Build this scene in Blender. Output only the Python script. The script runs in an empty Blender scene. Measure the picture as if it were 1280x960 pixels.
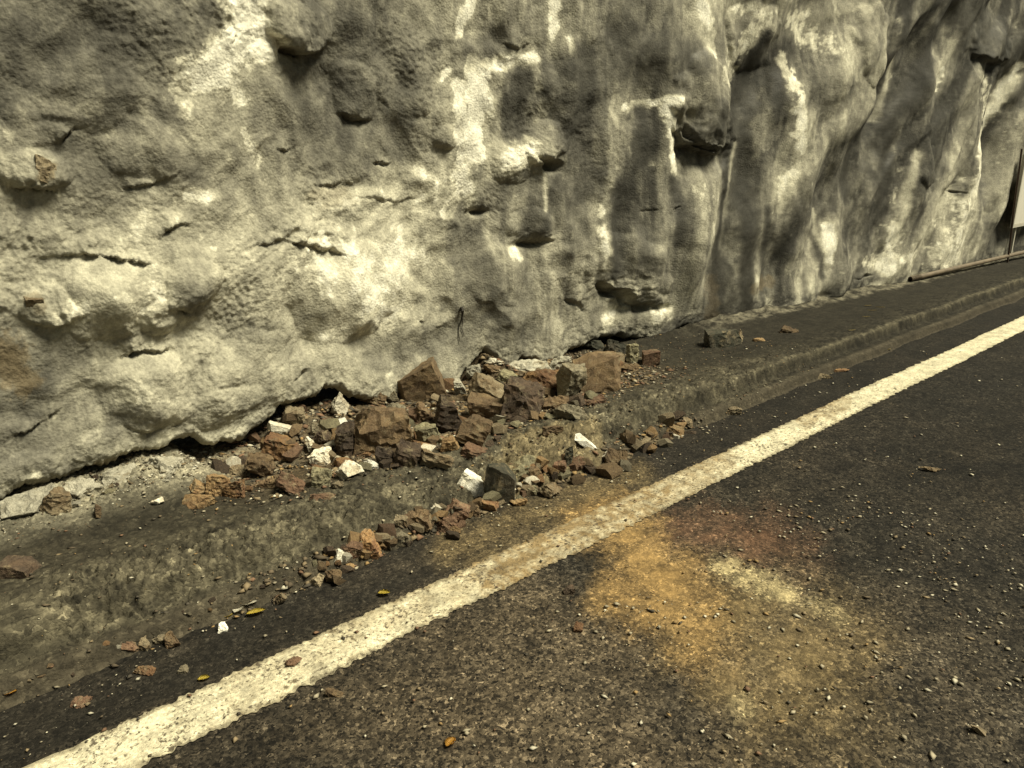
import bpy, bmesh, math, random
import numpy as np
from mathutils import Vector, Matrix, noise as mnoise

# ------------------------------------------------------------------ camera
scene = bpy.context.scene
C = scene.collection
CAM = np.array([0.0, 0.0, 1.5])
YAW = math.radians(47.2)      # between the view and the run of the wall (+X)
PITCH = math.radians(16.53)
FPX = 960.0                   # focal length in photograph pixels (1280 wide)
cam_data = bpy.data.cameras.new('camera')
cam_data.sensor_width = 36.0
cam_data.lens = 36.0 * FPX / 1280.0
cam_data.clip_start = 0.05
cam_data.clip_end = 500.0
cam = bpy.data.objects.new('camera', cam_data)
C.objects.link(cam)
F = np.array([math.cos(YAW), math.sin(YAW), 0.0])
R = np.array([math.sin(YAW), -math.cos(YAW), 0.0])
Z = np.array([0.0, 0.0, 1.0])
FW = math.cos(PITCH) * F - math.sin(PITCH) * Z
UP = math.sin(PITCH) * F + math.cos(PITCH) * Z
m = Matrix(((R[0], UP[0], -FW[0], CAM[0]), (R[1], UP[1], -FW[1], CAM[1]), (R[2], UP[2], -FW[2], CAM[2]), (0, 0, 0, 1)))
cam.matrix_world = m
scene.camera = cam

# ------------------------------------------------------------------ light
SUN_DIR = Vector((0.28, -0.45, 0.85)).normalized()     # towards the light
world = bpy.data.worlds.new('World')
scene.world = world
world.use_nodes = True
wn = world.node_tree
wn.nodes.clear()
sky = wn.nodes.new('ShaderNodeTexSky')
sky.sky_type = 'NISHITA'
sky.sun_disc = False
sky.sun_elevation = math.asin(SUN_DIR.z)
sky.sun_rotation = math.atan2(SUN_DIR.x, SUN_DIR.y)
tint = wn.nodes.new('ShaderNodeMix')
tint.data_type = 'RGBA'
tint.blend_type = 'MULTIPLY'
tint.inputs[0].default_value = 1.0
tint.inputs[7].default_value = (0.60, 0.50, 0.31, 1)
bg = wn.nodes.new('ShaderNodeBackground')
bg.inputs['Strength'].default_value = 0.05
wo = wn.nodes.new('ShaderNodeOutputWorld')
wn.links.new(sky.outputs[0], tint.inputs[6])
wn.links.new(tint.outputs[2], bg.inputs['Color'])
wn.links.new(bg.outputs[0], wo.inputs['Surface'])
sun_data = bpy.data.lights.new('sun', 'SUN')
sun_data.energy = 4.2
sun_data.angle = math.radians(22.0)
sun_data.color = (1.0, 0.94, 0.71)
sun = bpy.data.objects.new('sun', sun_data)
sun.rotation_euler = SUN_DIR.to_track_quat('Z', 'Y').to_euler()
C.objects.link(sun)
scene.view_settings.view_transform = 'Standard'
scene.view_settings.look = 'None'
scene.view_settings.exposure = 0.75
scene.view_settings.gamma = 1.0

# ------------------------------------------------------------------ helpers
rng = np.random.default_rng(7)
random.seed(11)

def ss(a, b, x):
    t = np.clip((np.asarray(x, float) - a) / (b - a), 0, 1)
    return t * t * (3 - 2 * t)

_P = np.random.default_rng(3).permutation(4096).astype(np.int64)
_A = np.random.default_rng(4).random(4096) * 2 * np.pi
_GX, _GY = np.cos(_A), np.sin(_A)

def pn(x, y, seed=0):
    """2-D gradient noise, about -1..1"""
    x = np.asarray(x, float) + seed * 17.31
    y = np.asarray(y, float) + seed * 9.77
    xi = np.floor(x).astype(np.int64); yi = np.floor(y).astype(np.int64)
    xf = x - xi; yf = y - yi
    u = xf * xf * xf * (xf * (xf * 6 - 15) + 10)
    v = yf * yf * yf * (yf * (yf * 6 - 15) + 10)
    def g(i, j, dx, dy):
        h = _P[(_P[(xi + i) & 4095] + yi + j) & 4095]
        return _GX[h] * dx + _GY[h] * dy
    a = g(0, 0, xf, yf); b = g(1, 0, xf - 1, yf)
    c = g(0, 1, xf, yf - 1); d = g(1, 1, xf - 1, yf - 1)
    return ((a + (b - a) * u) * (1 - v) + (c + (d - c) * u) * v) * 1.5

def fbm(x, y, seed=0, octv=4, gain=0.5):
    s = 0; a = 1.0; f = 1.0; t = 0
    for k in range(octv):
        s = s + a * pn(x * f, y * f, seed + k * 3); t += a
        a *= gain; f *= 2.03
    return s / t

def worley(x, y, seed=0):
    xi = np.floor(x).astype(np.int64); yi = np.floor(y).astype(np.int64)
    best = np.full(np.shape(x), 9.0)
    for i in (-1, 0, 1):
        for j in (-1, 0, 1):
            h = _P[(_P[(xi + i + seed * 7) & 4095] + yi + j) & 4095]
            px = xi + i + 0.5 + 0.42 * _GX[h]; py = yi + j + 0.5 + 0.42 * _GY[h]
            best = np.minimum(best, (x - px) ** 2 + (y - py) ** 2)
    return np.sqrt(best)

def ray(u, v):
    return FW + R * (u - 640) / FPX - UP * (v - 480) / FPX

def wall_line(X):
    return np.interp(X, [-40, 0, 1.0, 1.8, 2.6, 3.5, 5.8, 9.4, 16, 40, 90],
                     [3.5, 3.44, 3.5, 3.6, 3.72, 3.75, 3.6, 3.4, 3.25, 3.2, 3.2])

def wall_pt(u, v):
    """point (X, z) of the wall face seen in this direction"""
    d = ray(u, v); y = 3.6
    for _ in range(8):
        t = y / d[1]; X = t * d[0]; y = float(wall_line(X))
    return X, 1.5 + t * d[2]

def ground_pt(u, v, z=0.0):
    d = ray(u, v); t = (z - 1.5) / d[2]
    return t * d[0], t * d[1]

edge_px = [(-60, 640), (0, 622), (40, 606), (90, 590), (125, 580), (150, 570), (175, 562), (205, 556), (222, 548), (245, 549), (270, 552), (300, 548), (322, 530),
           (345, 512), (370, 502), (395, 494), (405, 484), (425, 486), (440, 497), (470, 500), (490, 499), (510, 488), (560, 486), (580, 468), (600, 448), (606, 437), (622, 450),
           (640, 458), (655, 447), (668, 446), (680, 456), (700, 452), (712, 440), (728, 432), (745, 424), (770, 420), (800, 424), (822, 428), (845, 414), (860, 404), (880, 412), (930, 404)]
ex = []; ez = []
for (u, v) in edge_px:
    a, b_ = wall_pt(u, v); ex.append(a); ez.append(b_)
GAP_PX = [(-60, 0.03), (0, 0.03), (90, 0.035), (130, 0.05), (160, 0.03), (205, 0.06), (240, 0.12), (300, 0.13), (330, 0.09), (370, 0.06), (405, 0.12), (430, 0.08), (470, 0.04), (560, 0.03), (600, 0.03), (640, 0.035), (690, 0.03), (715, 0.08), (770, 0.08), (800, 0.04), (845, 0.05), (880, 0.03), (930, 0.02)]
gx = [wall_pt(u, 480)[0] for u, _ in GAP_PX]; gg = [g for _, g in GAP_PX]

def terr(X, Y):
    """road-side shelf between road and wall, with its kerb and the talus"""
    X = np.asarray(X, float); Y = np.asarray(Y, float)
    off = 0.035 * pn(X * 0.9, X * 0 + 0.3, 5) + 0.015 * pn(X * 3.1, X * 0 + 1.3, 6)
    # right of the fall the lower kerb step shows as a separate ledge
    z = np.interp(Y + off, [2.29, 2.345, 2.365, 2.39, 2.46, 2.475, 2.50, 2.56, 2.66, 3.0, 3.35, 3.6, 4.8],
                  [-0.02, 0.0, 0.045, 0.056, 0.052, 0.060, 0.125, 0.142, 0.135, 0.100, 0.115, 0.14, 0.2])
    hole = ss(1.45, 1.8, X) * (1 - ss(2.3, 2.75, X))     # the kerb is broken away where the rocks rolled over it
    z = z - 0.07 * hole * ss(2.36, 2.46, Y) * (1 - ss(2.58, 2.80, Y))
    wl = wall_line(X)
    # rubble banks up to just below the broken lower edge of the wall skin
    target = np.interp(X, ex, ez) - np.interp(X, gx, gg)
    bank = ss(-0.62, 0.02, Y - wl) * (1 - ss(5.2, 6.0, X))
    z = z + np.clip(target - z, -0.05, 0.4) * bank
    z = z + 0.05 * ss(4.3, 5.5, X) * ss(-0.22, 0.05, Y - wl)
    return z

def terr_hit(u, v):
    d = ray(u, v)
    t = 1.2
    while t < 40:
        p = CAM + d * t
        h = float(terr(p[0], p[1])) if p[1] > 2.29 else 0.0
        if p[2] <= h: break
        if p[1] > wall_line(p[0]) + 0.02 : break
        t += 0.01
    return CAM + d * t, t

def grid_obj(name, P, col=None, mat=None, smooth=True, parent=None):
    n, k = P.shape[:2]
    me = bpy.data.meshes.new(name)
    idx = np.arange(n * k, dtype=np.int32).reshape(n, k)
    q = np.stack([idx[:-1, :-1], idx[1:, :-1], idx[1:, 1:], idx[:-1, 1:]], -1).reshape(-1, 4)
    me.vertices.add(n * k)
    me.vertices.foreach_set('co', P.reshape(-1).astype(np.float32))
    me.loops.add(q.size)
    me.loops.foreach_set('vertex_index', q.reshape(-1))
    me.polygons.add(len(q))
    me.polygons.foreach_set('loop_start', np.arange(0, q.size, 4, dtype=np.int32))
    me.polygons.foreach_set('use_smooth', np.full(len(q), smooth))
    me.update(calc_edges=True)
    if col is not None:
        ca = me.color_attributes.new('Col', 'FLOAT_COLOR', 'POINT')
        ca.data.foreach_set('color', col.reshape(-1).astype(np.float32))
    if mat: me.materials.append(mat)
    o = bpy.data.objects.new(name, me)
    C.objects.link(o)
    if parent: o.parent = parent
    return o

def tag(o, label, cat, group=None):
    o['label'] = label; o['category'] = cat
    if group: o['group'] = group
    return o

def lerp3(p, stops):
    xs = [s[0] for s in stops]
    return np.stack([np.interp(p, xs, [s[1][i] for s in stops]) for i in range(3)], -1)

# ------------------------------------------------------------------ materials
def new_mat(name):
    mt = bpy.data.materials.new(name); mt.use_nodes = True
    nt = mt.node_tree; nt.nodes.clear()
    out = nt.nodes.new('ShaderNodeOutputMaterial')
    b = nt.nodes.new('ShaderNodeBsdfPrincipled')
    nt.links.new(b.outputs[0], out.inputs['Surface'])
    return mt, nt, b

def N(nt, t, **kw):
    n = nt.nodes.new(t)
    for k, v in kw.items():
        if k in n.inputs: n.inputs[k].default_value = v
        else: setattr(n, k, v)
    return n

def mixc(nt, a, b, fac, mode='MIX'):
    n = nt.nodes.new('ShaderNodeMix'); n.data_type = 'RGBA'; n.blend_type = mode
    for i, s in ((6, a), (7, b)):
        if isinstance(s, tuple): n.inputs[i].default_value = (*s, 1)
        else: nt.links.new(s, n.inputs[i])
    if isinstance(fac, float): n.inputs[0].default_value = fac
    else: nt.links.new(fac, n.inputs[0])
    return n.outputs[2]

def ramp(nt, src, lo, hi, a=0.0, b=1.0):
    n = nt.nodes.new('ShaderNodeMapRange'); n.clamp = True
    n.inputs['From Min'].default_value = lo; n.inputs['From Max'].default_value = hi
    n.inputs['To Min'].default_value = a; n.inputs['To Max'].default_value = b
    nt.links.new(src, n.inputs['Value'])
    return n.outputs['Result']

def wall_material():
    mt, nt, b = new_mat('sprayed_concrete')
    at = N(nt, 'ShaderNodeAttribute', attribute_name='Col')
    geo = N(nt, 'ShaderNodeNewGeometry')
    n1 = N(nt, 'ShaderNodeTexNoise', Scale=85.0, Detail=4.0, Roughness=0.65)
    n2 = N(nt, 'ShaderNodeTexNoise', Scale=19.0, Detail=6.0, Roughness=0.62)
    vo = N(nt, 'ShaderNodeTexVoronoi', Scale=70.0)
    for n in (n1, n2, vo): nt.links.new(geo.outputs['Position'], n.inputs['Vector'])
    f1 = ramp(nt, n1.outputs[0], 0.3, 0.7, 0.78, 1.18)
    f2 = ramp(nt, n2.outputs[0], 0.3, 0.7, 0.72, 1.2)
    mul = N(nt, 'ShaderNodeMath', operation='MULTIPLY')
    nt.links.new(f1, mul.inputs[0]); nt.links.new(f2, mul.inputs[1])
    comb = N(nt, 'ShaderNodeCombineColor')
    for i in range(3): nt.links.new(mul.outputs[0], comb.inputs[i])
    c = mixc(nt, at.outputs['Color'], comb.outputs[0], 1.0, 'MULTIPLY')
    nt.links.new(c, b.inputs['Base Color'])
    rgh = ramp(nt, at.outputs['Alpha'], 0.0, 1.0, 0.95, 0.55)
    nt.links.new(rgh, b.inputs['Roughness'])
    b.inputs['Specular IOR Level'].default_value = 0.18
    h = N(nt, 'ShaderNodeMath', operation='MULTIPLY_ADD')
    nt.links.new(vo.outputs['Distance'], h.inputs[0]); h.inputs[1].default_value = -0.5
    nt.links.new(n1.outputs[0], h.inputs[2])
    st = ramp(nt, at.outputs['Alpha'], 0.0, 1.0, 0.34, 0.12)
    bp = N(nt, 'ShaderNodeBump', Distance=0.018)
    nt.links.new(st, bp.inputs['Strength'])
    nt.links.new(h.outputs[0], bp.inputs['Height'])
    nt.links.new(bp.outputs[0], b.inputs['Normal'])
    return mt

def ground_material(name, cell, speck, bumpd, rough, chips=False):
    """attribute colour broken up by stone-sized cells; Alpha of the attribute = how much dust hides them"""
    mt, nt, b = new_mat(name)
    at = N(nt, 'ShaderNodeAttribute', attribute_name='Col')
    geo = N(nt, 'ShaderNodeNewGeometry')
    v1 = N(nt, 'ShaderNodeTexVoronoi', Scale=cell)
    v2 = N(nt, 'ShaderNodeTexVoronoi', Scale=cell * 0.43)
    n2 = N(nt, 'ShaderNodeTexNoise', Scale=9.0, Detail=7.0, Roughness=0.66)
    n3 = N(nt, 'ShaderNodeTexNoise', Scale=cell * 0.6, Detail=4.0, Roughness=0.75)
    wob = N(nt, 'ShaderNodeTexNoise', Scale=cell * 0.7, Detail=1.0)
    nt.links.new(geo.outputs['Position'], wob.inputs['Vector'])
    wv = N(nt, 'ShaderNodeVectorMath', operation='MULTIPLY_ADD')
    nt.links.new(wob.outputs['Color'], wv.inputs[0])
    wv.inputs[1].default_value = (2.6 / cell,) * 3
    nt.links.new(geo.outputs['Position'], wv.inputs[2])
    for n in (v1, v2): nt.links.new(wv.outputs[0], n.inputs['Vector'])
    for n in (n2, n3): nt.links.new(geo.outputs['Position'], n.inputs['Vector'])
    s1 = N(nt, 'ShaderNodeSeparateColor'); nt.links.new(v1.outputs['Color'], s1.inputs[0])
    s2 = N(nt, 'ShaderNodeSeparateColor'); nt.links.new(v2.outputs['Color'], s2.inputs[0])
    a1 = ramp(nt, s1.outputs[0], 0.0, 1.0, 1 - speck, 1 + speck)
    a2 = ramp(nt, s1.outputs[1], 0.86, 1.0, 0.0, 3.2 * speck)   # the few pale stones
    a3 = ramp(nt, s2.outputs[0], 0.0, 1.0, 1 - speck * 0.5, 1 + speck * 0.5)
    a4 = ramp(nt, n2.outputs[0], 0.3, 0.7, 0.6, 1.35)
    a5 = ramp(nt, n3.outputs[0], 0.3, 0.7, 0.7, 1.3)
    add = N(nt, 'ShaderNodeMath', operation='ADD'); nt.links.new(a1, add.inputs[0]); nt.links.new(a2, add.inputs[1])
    mm = N(nt, 'ShaderNodeMath', operation='MULTIPLY'); nt.links.new(add.outputs[0], mm.inputs[0]); nt.links.new(a3, mm.inputs[1])
    dust = N(nt, 'ShaderNodeMix'); dust.data_type = 'FLOAT'
    nt.links.new(at.outputs['Alpha'], dust.inputs[0]); nt.links.new(mm.outputs[0], dust.inputs[2]); dust.inputs[3].default_value = 1.0
    m3 = N(nt, 'ShaderNodeMath', operation='MULTIPLY'); nt.links.new(dust.outputs[0], m3.inputs[0]); nt.links.new(a4, m3.inputs[1])
    m4 = N(nt, 'ShaderNodeMath', operation='MULTIPLY'); nt.links.new(m3.outputs[0], m4.inputs[0]); nt.links.new(a5, m4.inputs[1])
    comb = N(nt, 'ShaderNodeCombineColor')
    for i in range(3): nt.links.new(m4.outputs[0], comb.inputs[i])
    c = mixc(nt, at.outputs['Color'], comb.outputs[0], 1.0, 'MULTIPLY')
    if chips:      # paint rubbed off the stones, asphalt showing through
        nc = N(nt, 'ShaderNodeTexNoise', Scale=62.0, Detail=5.0, Roughness=0.72)
        nt.links.new(geo.outputs['Position'], nc.inputs['Vector'])
        nl = N(nt, 'ShaderNodeTexNoise', Scale=7.0, Detail=3.0)
        nt.links.new(geo.outputs['Position'], nl.inputs['Vector'])
        sm = N(nt, 'ShaderNodeMath', operation='MULTIPLY_ADD'); nt.links.new(nl.outputs[0], sm.inputs[0]); sm.inputs[1].default_value = 0.30; nt.links.new(nc.outputs[0], sm.inputs[2])
        inv = ramp(nt, at.outputs['Alpha'], 0.45, 0.85, 0.92, 0.35)
        hole_ = ramp(nt, sm.outputs[0], 0.70, 0.765, 0.0, 1.0)
        hm = N(nt, 'ShaderNodeMath', operation='MULTIPLY'); nt.links.new(hole_, hm.inputs[0]); nt.links.new(inv, hm.inputs[1])
        c = mixc(nt, c, (0.07, 0.055, 0.038), hm.outputs[0])
    nt.links.new(c, b.inputs['Base Color'])
    b.inputs['Roughness'].default_value = rough
    b.inputs['Specular IOR Level'].default_value = 0.2
    h = N(nt, 'ShaderNodeMath', operation='MULTIPLY_ADD')
    nt.links.new(v1.outputs['Distance'], h.inputs[0]); h.inputs[1].default_value = -0.35
    nt.links.new(n3.outputs[0], h.inputs[2])
    bp = N(nt, 'ShaderNodeBump', Distance=bumpd, Strength=0.8)
    nt.links.new(h.outputs[0], bp.inputs['Height'])
    nt.links.new(bp.outputs[0], b.inputs['Normal'])
    return mt

def rock_material(name, c1, c2, c3, amt=0.5, scale=9.0, rough=0.85, dustc=0.7):
    """c1 main, c2 patches, c3 fine pale dust and scars"""
    mt, nt, b = new_mat(name)
    tc = N(nt, 'ShaderNodeTexCoord'); oi = N(nt, 'ShaderNodeObjectInfo')
    off = N(nt, 'ShaderNodeVectorMath', operation='MULTIPLY_ADD')
    cx = N(nt, 'ShaderNodeCombineXYZ')
    for i in range(3): nt.links.new(oi.outputs['Random'], cx.inputs[i])
    nt.links.new(cx.outputs[0], off.inputs[0]); off.inputs[1].default_value = (37.0, 19.0, 53.0)
    nt.links.new(tc.outputs['Object'], off.inputs[2])
    n1 = N(nt, 'ShaderNodeTexNoise', Scale=scale, Detail=5.0, Roughness=0.6, Distortion=0.6)
    n2 = N(nt, 'ShaderNodeTexNoise', Scale=scale * 5, Detail=5.0, Roughness=0.7)
    n3 = N(nt, 'ShaderNodeTexNoise', Scale=scale * 16, Detail=3.0, Roughness=0.7)
    for n in (n1, n2, n3): nt.links.new(off.outputs[0], n.inputs['Vector'])
    f1 = ramp(nt, n1.outputs[0], 0.44, 0.60, 0.0, 1.0)
    c = mixc(nt, c1, c2, f1)
    f2 = ramp(nt, n2.outputs[0], 0.52, 0.72, 0.0, amt)
    c = mixc(nt, c, c3, f2)
    n4 = N(nt, 'ShaderNodeTexNoise', Scale=scale * 1.7, Detail=6.0, Roughness=0.65, Distortion=1.0)
    offb = N(nt, 'ShaderNodeVectorMath', operation='ADD'); nt.links.new(off.outputs[0], offb.inputs[0]); offb.inputs[1].default_value = (5.2, 8.1, 2.7)
    nt.links.new(offb.outputs[0], n4.inputs['Vector'])
    c = mixc(nt, c, tuple(x * 0.38 for x in c1), ramp(nt, n4.outputs[0], 0.56, 0.66, 0.0, 0.75))
    c = mixc(nt, c, (0.17, 0.137, 0.082), ramp(nt, n4.outputs[0], 0.45, 0.34, 0.0, dustc))
    br = ramp(nt, oi.outputs['Random'], 0.0, 1.0, 0.75, 1.5)
    gr = ramp(nt, n3.outputs[0], 0.3, 0.7, 0.7, 1.3)
    mm = N(nt, 'ShaderNodeMath', operation='MULTIPLY'); nt.links.new(br, mm.inputs[0]); nt.links.new(gr, mm.inputs[1])
    comb = N(nt, 'ShaderNodeCombineColor')
    for i in range(3): nt.links.new(mm.outputs[0], comb.inputs[i])
    c = mixc(nt, c, comb.outputs[0], 1.0, 'MULTIPLY')
    nt.links.new(c, b.inputs['Base Color'])
    b.inputs['Roughness'].default_value = rough
    b.inputs['Specular IOR Level'].default_value = 0.3
    h = N(nt, 'ShaderNodeMath', operation='MULTIPLY_ADD')
    nt.links.new(n2.outputs[0], h.inputs[0]); h.inputs[1].default_value = 1.4
    nt.links.new(n3.outputs[0], h.inputs[2])
    bp = N(nt, 'ShaderNodeBump', Distance=0.008, Strength=0.8)
    nt.links.new(h.outputs[0], bp.inputs['Height'])
    nt.links.new(bp.outputs[0], b.inputs['Normal'])
    return mt

def plain_material(name, col, rough, metal=0.0, var=0.25, scale=30.0):
    mt, nt, b = new_mat(name)
    tc = N(nt, 'ShaderNodeTexCoord')
    n1 = N(nt, 'ShaderNodeTexNoise', Scale=scale, Detail=5.0, Roughness=0.65)
    nt.links.new(tc.outputs['Object'], n1.inputs['Vector'])
    f = ramp(nt, n1.outputs[0], 0.3, 0.7, 1 - var, 1 + var)
    comb = N(nt, 'ShaderNodeCombineColor')
    for i in range(3): nt.links.new(f, comb.inputs[i])
    nt.links.new(mixc(nt, col, comb.outputs[0], 1.0, 'MULTIPLY'), b.inputs['Base Color'])
    b.inputs['Roughness'].default_value = rough
    b.inputs['Metallic'].default_value = metal
    bp = N(nt, 'ShaderNodeBump', Distance=0.002, Strength=0.3)
    nt.links.new(n1.outputs[0], bp.inputs['Height']); nt.links.new(bp.outputs[0], b.inputs['Normal'])
    return mt

M_WALL = wall_material()
M_ROAD = ground_material('asphalt', 125.0, 0.88, 0.006, 0.85)
M_BERM = ground_material('shelf_concrete', 70.0, 0.40, 0.010, 0.9)
M_PAINT = ground_material('worn_road_paint', 120.0, 0.22, 0.004, 0.75, True)
RM = {
    'brown':  rock_material('brown_rock', (0.1010, 0.0672, 0.0380), (0.1500, 0.1019, 0.0540), (0.2290, 0.1854, 0.1170), 0.5),
    'dark':   rock_material('dark_rock', (0.0460, 0.0326, 0.0230), (0.0750, 0.0499, 0.0320), (0.1520, 0.1212, 0.0800), 0.35),
    'rust':   rock_material('rust_rock', (0.1470, 0.0794, 0.0410), (0.2360, 0.1406, 0.0620), (0.2590, 0.2098, 0.1340), 0.4),
    'ochre':  rock_material('ochre_rock', (0.2300, 0.1507, 0.0720), (0.1620, 0.0988, 0.0480), (0.3040, 0.2495, 0.1460), 0.4),
    'red':    rock_material('red_rock', (0.0950, 0.0570, 0.0351), (0.1400, 0.0815, 0.0500), (0.2100, 0.1630, 0.1000), 0.3),
    'tan':    rock_material('tan_rock', (0.2060, 0.1650, 0.1040), (0.1420, 0.1019, 0.0580), (0.3250, 0.2903, 0.2060), 0.6),
    'olive':  rock_material('olive_rock', (0.1300, 0.1161, 0.0730), (0.1920, 0.1721, 0.1030), (0.2780, 0.2567, 0.1660), 0.5),
    'pale':   rock_material('pale_rock', (0.606, 0.565, 0.450), (0.454, 0.396, 0.290), (0.728, 0.695, 0.597), 0.5, dustc=0.3),
    'white':  rock_material('white_rock', (0.770, 0.745, 0.655), (0.645, 0.604, 0.481), (0.843, 0.826, 0.761), 0.4, dustc=0.3),
    'grey':   rock_material('grey_rock', (0.165, 0.145, 0.100), (0.115, 0.092, 0.058), (0.28, 0.25, 0.18), 0.5),
    'black':  rock_material('black_rock', (0.034, 0.034, 0.024), (0.055, 0.048, 0.034), (0.14, 0.115, 0.075), 0.35),
    'concrete': rock_material('concrete_rubble', (0.352, 0.331, 0.262), (0.254, 0.237, 0.184), (0.490, 0.466, 0.384), 0.5),
}

# ------------------------------------------------------------------ column layout shared by the long sheets
def columns(n_fine, u0=-70, u1=1276):
    """X positions along the wall, close together where the wall is near"""
    us = np.linspace(u0, u1, n_fine)
    xs = np.array([wall_pt(u, 330)[0] for u in us])
    left = np.linspace(-30, xs[0] - 0.05, 60)
    left = xs[0] - 0.02 - (np.linspace(1, 0, 60) ** 2) * 30
    right = xs[-1] + 0.05 + (np.linspace(0, 1, 60) ** 2) * 70
    return np.concatenate([left, xs, right])

# ------------------------------------------------------------------ road
def px_strokes(A, B, strokes, to_world, warp=0.25, soft=(0.55, 1.15), seed=40):
    """soft capsules; each stroke = (x0,y0,x1,y1,radius,strength); radius measured at its middle"""
    out = np.zeros(A.shape)
    for k, (x0, y0, x1, y1, r, s) in enumerate(strokes):
        a0, b0 = to_world(x0, y0); a1, b1 = to_world(x1, y1)
        mx, my = (x0 + x1) / 2, (y0 + y1) / 2
        p, q, w = to_world(mx, my), to_world(mx + 1, my), to_world(mx, my + 1)
        J = np.array([[q[0] - p[0], w[0] - p[0]], [q[1] - p[1], w[1] - p[1]]])
        Ji = np.linalg.inv(J)
        rad = r * 2.2
        ex = rad * (abs(J[0, 0]) + abs(J[0, 1])); ey = rad * (abs(J[1, 0]) + abs(J[1, 1]))
        sel = (A > min(a0, a1) - ex) & (A < max(a0, a1) + ex) & (B > min(b0, b1) - ey) & (B < max(b0, b1) + ey)
        if not sel.any(): continue
        aa, bb = A[sel], B[sel]
        lx = Ji[0, 0] * (aa - a0) + Ji[0, 1] * (bb - b0)
        ly = Ji[1, 0] * (aa - a0) + Ji[1, 1] * (bb - b0)
        ex_ = Ji[0, 0] * (a1 - a0) + Ji[0, 1] * (b1 - b0)
        ey_ = Ji[1, 0] * (a1 - a0) + Ji[1, 1] * (b1 - b0)
        L2 = ex_ * ex_ + ey_ * ey_ + 1e-9
        t = np.clip((lx * ex_ + ly * ey_) / L2, 0, 1)
        d = np.hypot(lx - t * ex_, ly - t * ey_) / r
        d = d + warp * (1.6 * pn(lx / r * 0.9 + k, ly / r * 0.9, seed) + 1.0 * pn(lx / 9.0, ly / 9.0 + k, seed + 1) + 0.6 * pn(lx / 3.6, ly / 3.6 + k, seed + 2))
        mval = s * (1 - ss(soft[0], soft[1], d))
        cur = out[sel]
        out[sel] = np.maximum(cur, mval)
    return out

ROADY = np.concatenate([np.linspace(-30, -1.0, 30)[:-1], np.linspace(-1.0, 0.3, 40)[:-1], np.linspace(0.3, 2.42, 215)])
RX = columns(620)
Xr, Yr = np.meshgrid(RX, ROADY)
Zr = 0.004 * pn(Xr * 2.2, Yr * 2.2, 21) + 0.0022 * pn(Xr * 14, Yr * 14, 22) + 0.0022 * pn(Xr * 31, Yr * 31, 23)
Zr -= 0.004
gp = lambda u, v: ground_pt(u, v)
brown_n = fbm(Xr * 1.3, Yr * 1.3, 60, 5)
fine_n = fbm(Xr * 6, Yr * 6, 66, 4)
road_col = np.zeros(Xr.shape + (4,))
base = np.array([0.020, 0.0175, 0.0132])
light = np.array([0.054, 0.043, 0.029])
t = np.clip(0.40 + 0.6 * brown_n + 0.45 * fine_n, 0, 1)[..., None]
light_falloff = np.clip(np.exp(-((Xr - 1.9) / 1.5) ** 2) * 1.0 + 0.25 * brown_n, 0.0, 1)[..., None]  # light falloff painted into the asphalt colour: brighter near the rockfall, darker away
road_rgb = (base * (1 - t) + light * t) * (0.34 + 0.62 * light_falloff) * np.clip(1 + 0.9 * fbm(Xr * 3.2, Yr * 4.5, 61, 5, 0.6), 0.45, 1.6)[..., None]
def lay(rgb, mask, col):
    return rgb * (1 - mask[..., None]) + np.array(col) * mask[..., None]
# gutter strip between line and kerb is smoother and darker asphalt
gut = ss(2.03, 2.07, Yr) * (0.55 + 0.3 * pn(Xr * 2, Yr * 9, 70))
road_rgb = lay(road_rgb, np.clip(gut, 0, 1), [0.013, 0.0115, 0.009])
bl = px_strokes(Xr, Yr, [(500, 860, 760, 930, 110, 0.55), (640, 760, 760, 820, 60, 0.55), (820, 940, 1000, 950, 60, 0.3), (540, 780, 620, 800, 45, 0.4)], gp, 0.3, (0.0, 1.5))
road_rgb = lay(road_rgb, bl, [0.078, 0.060, 0.038])
dk = px_strokes(Xr, Yr, [(1020, 640, 1280, 680, 70, 0.5), (1150, 520, 1280, 480, 60, 0.5), (870, 830, 850, 880, 40, 0.55), (980, 900, 1120, 860, 40, 0.5), (1050, 560, 1280, 440, 40, 0.5)], gp, 0.3, (0.0, 1.5))
road_rgb = lay(road_rgb, dk, [0.014, 0.0125, 0.010])
tan = px_strokes(Xr, Yr, [(930, 760, 1010, 830, 90, 0.7), (900, 850, 960, 880, 40, 0.65), (1040, 780, 1080, 800, 45, 0.45), (700, 640, 600, 690, 30, 0.4), (560, 680, 800, 590, 22, 0.5)], gp, 0.22, (0.0, 1.5))
smear = np.clip(0.85 + 0.55 * fbm(Xr * 2.2, Yr * 9, 74, 4) + 0.55 * fbm(Xr * 16, Yr * 16, 78, 4, 0.65), 0.1, 1.15)
tan = tan * smear; 
road_rgb = lay(road_rgb, tan, [0.165, 0.122, 0.060])
rd = px_strokes(Xr, Yr, [(850, 655, 960, 675, 34, 0.7), (960, 650, 1010, 690, 30, 0.35)], gp, 0.3, (0.0, 1.5))
rd = rd * smear
road_rgb = lay(road_rgb, rd, [0.105, 0.058, 0.034])
org = px_strokes(Xr, Yr, [(770, 655, 830, 720, 42, 0.95), (760, 740, 850, 770, 34, 0.8), (850, 720, 880, 790, 45, 0.7), (720, 650, 790, 630, 22, 0.7)], gp, 0.25, (0.0, 1.5))
org = np.clip(org * smear, 0, 1)
road_rgb = lay(road_rgb, org, [0.27, 0.175, 0.070])
yl = px_strokes(Xr, Yr, [(900, 705, 985, 742, 13, 0.9), (985, 742, 1050, 768, 13, 0.35), (928, 876, 926, 888, 16, 0.4)], gp, 0.35, (0.0, 1.5))
yl = yl * np.clip(smear, 0, 1)
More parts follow.
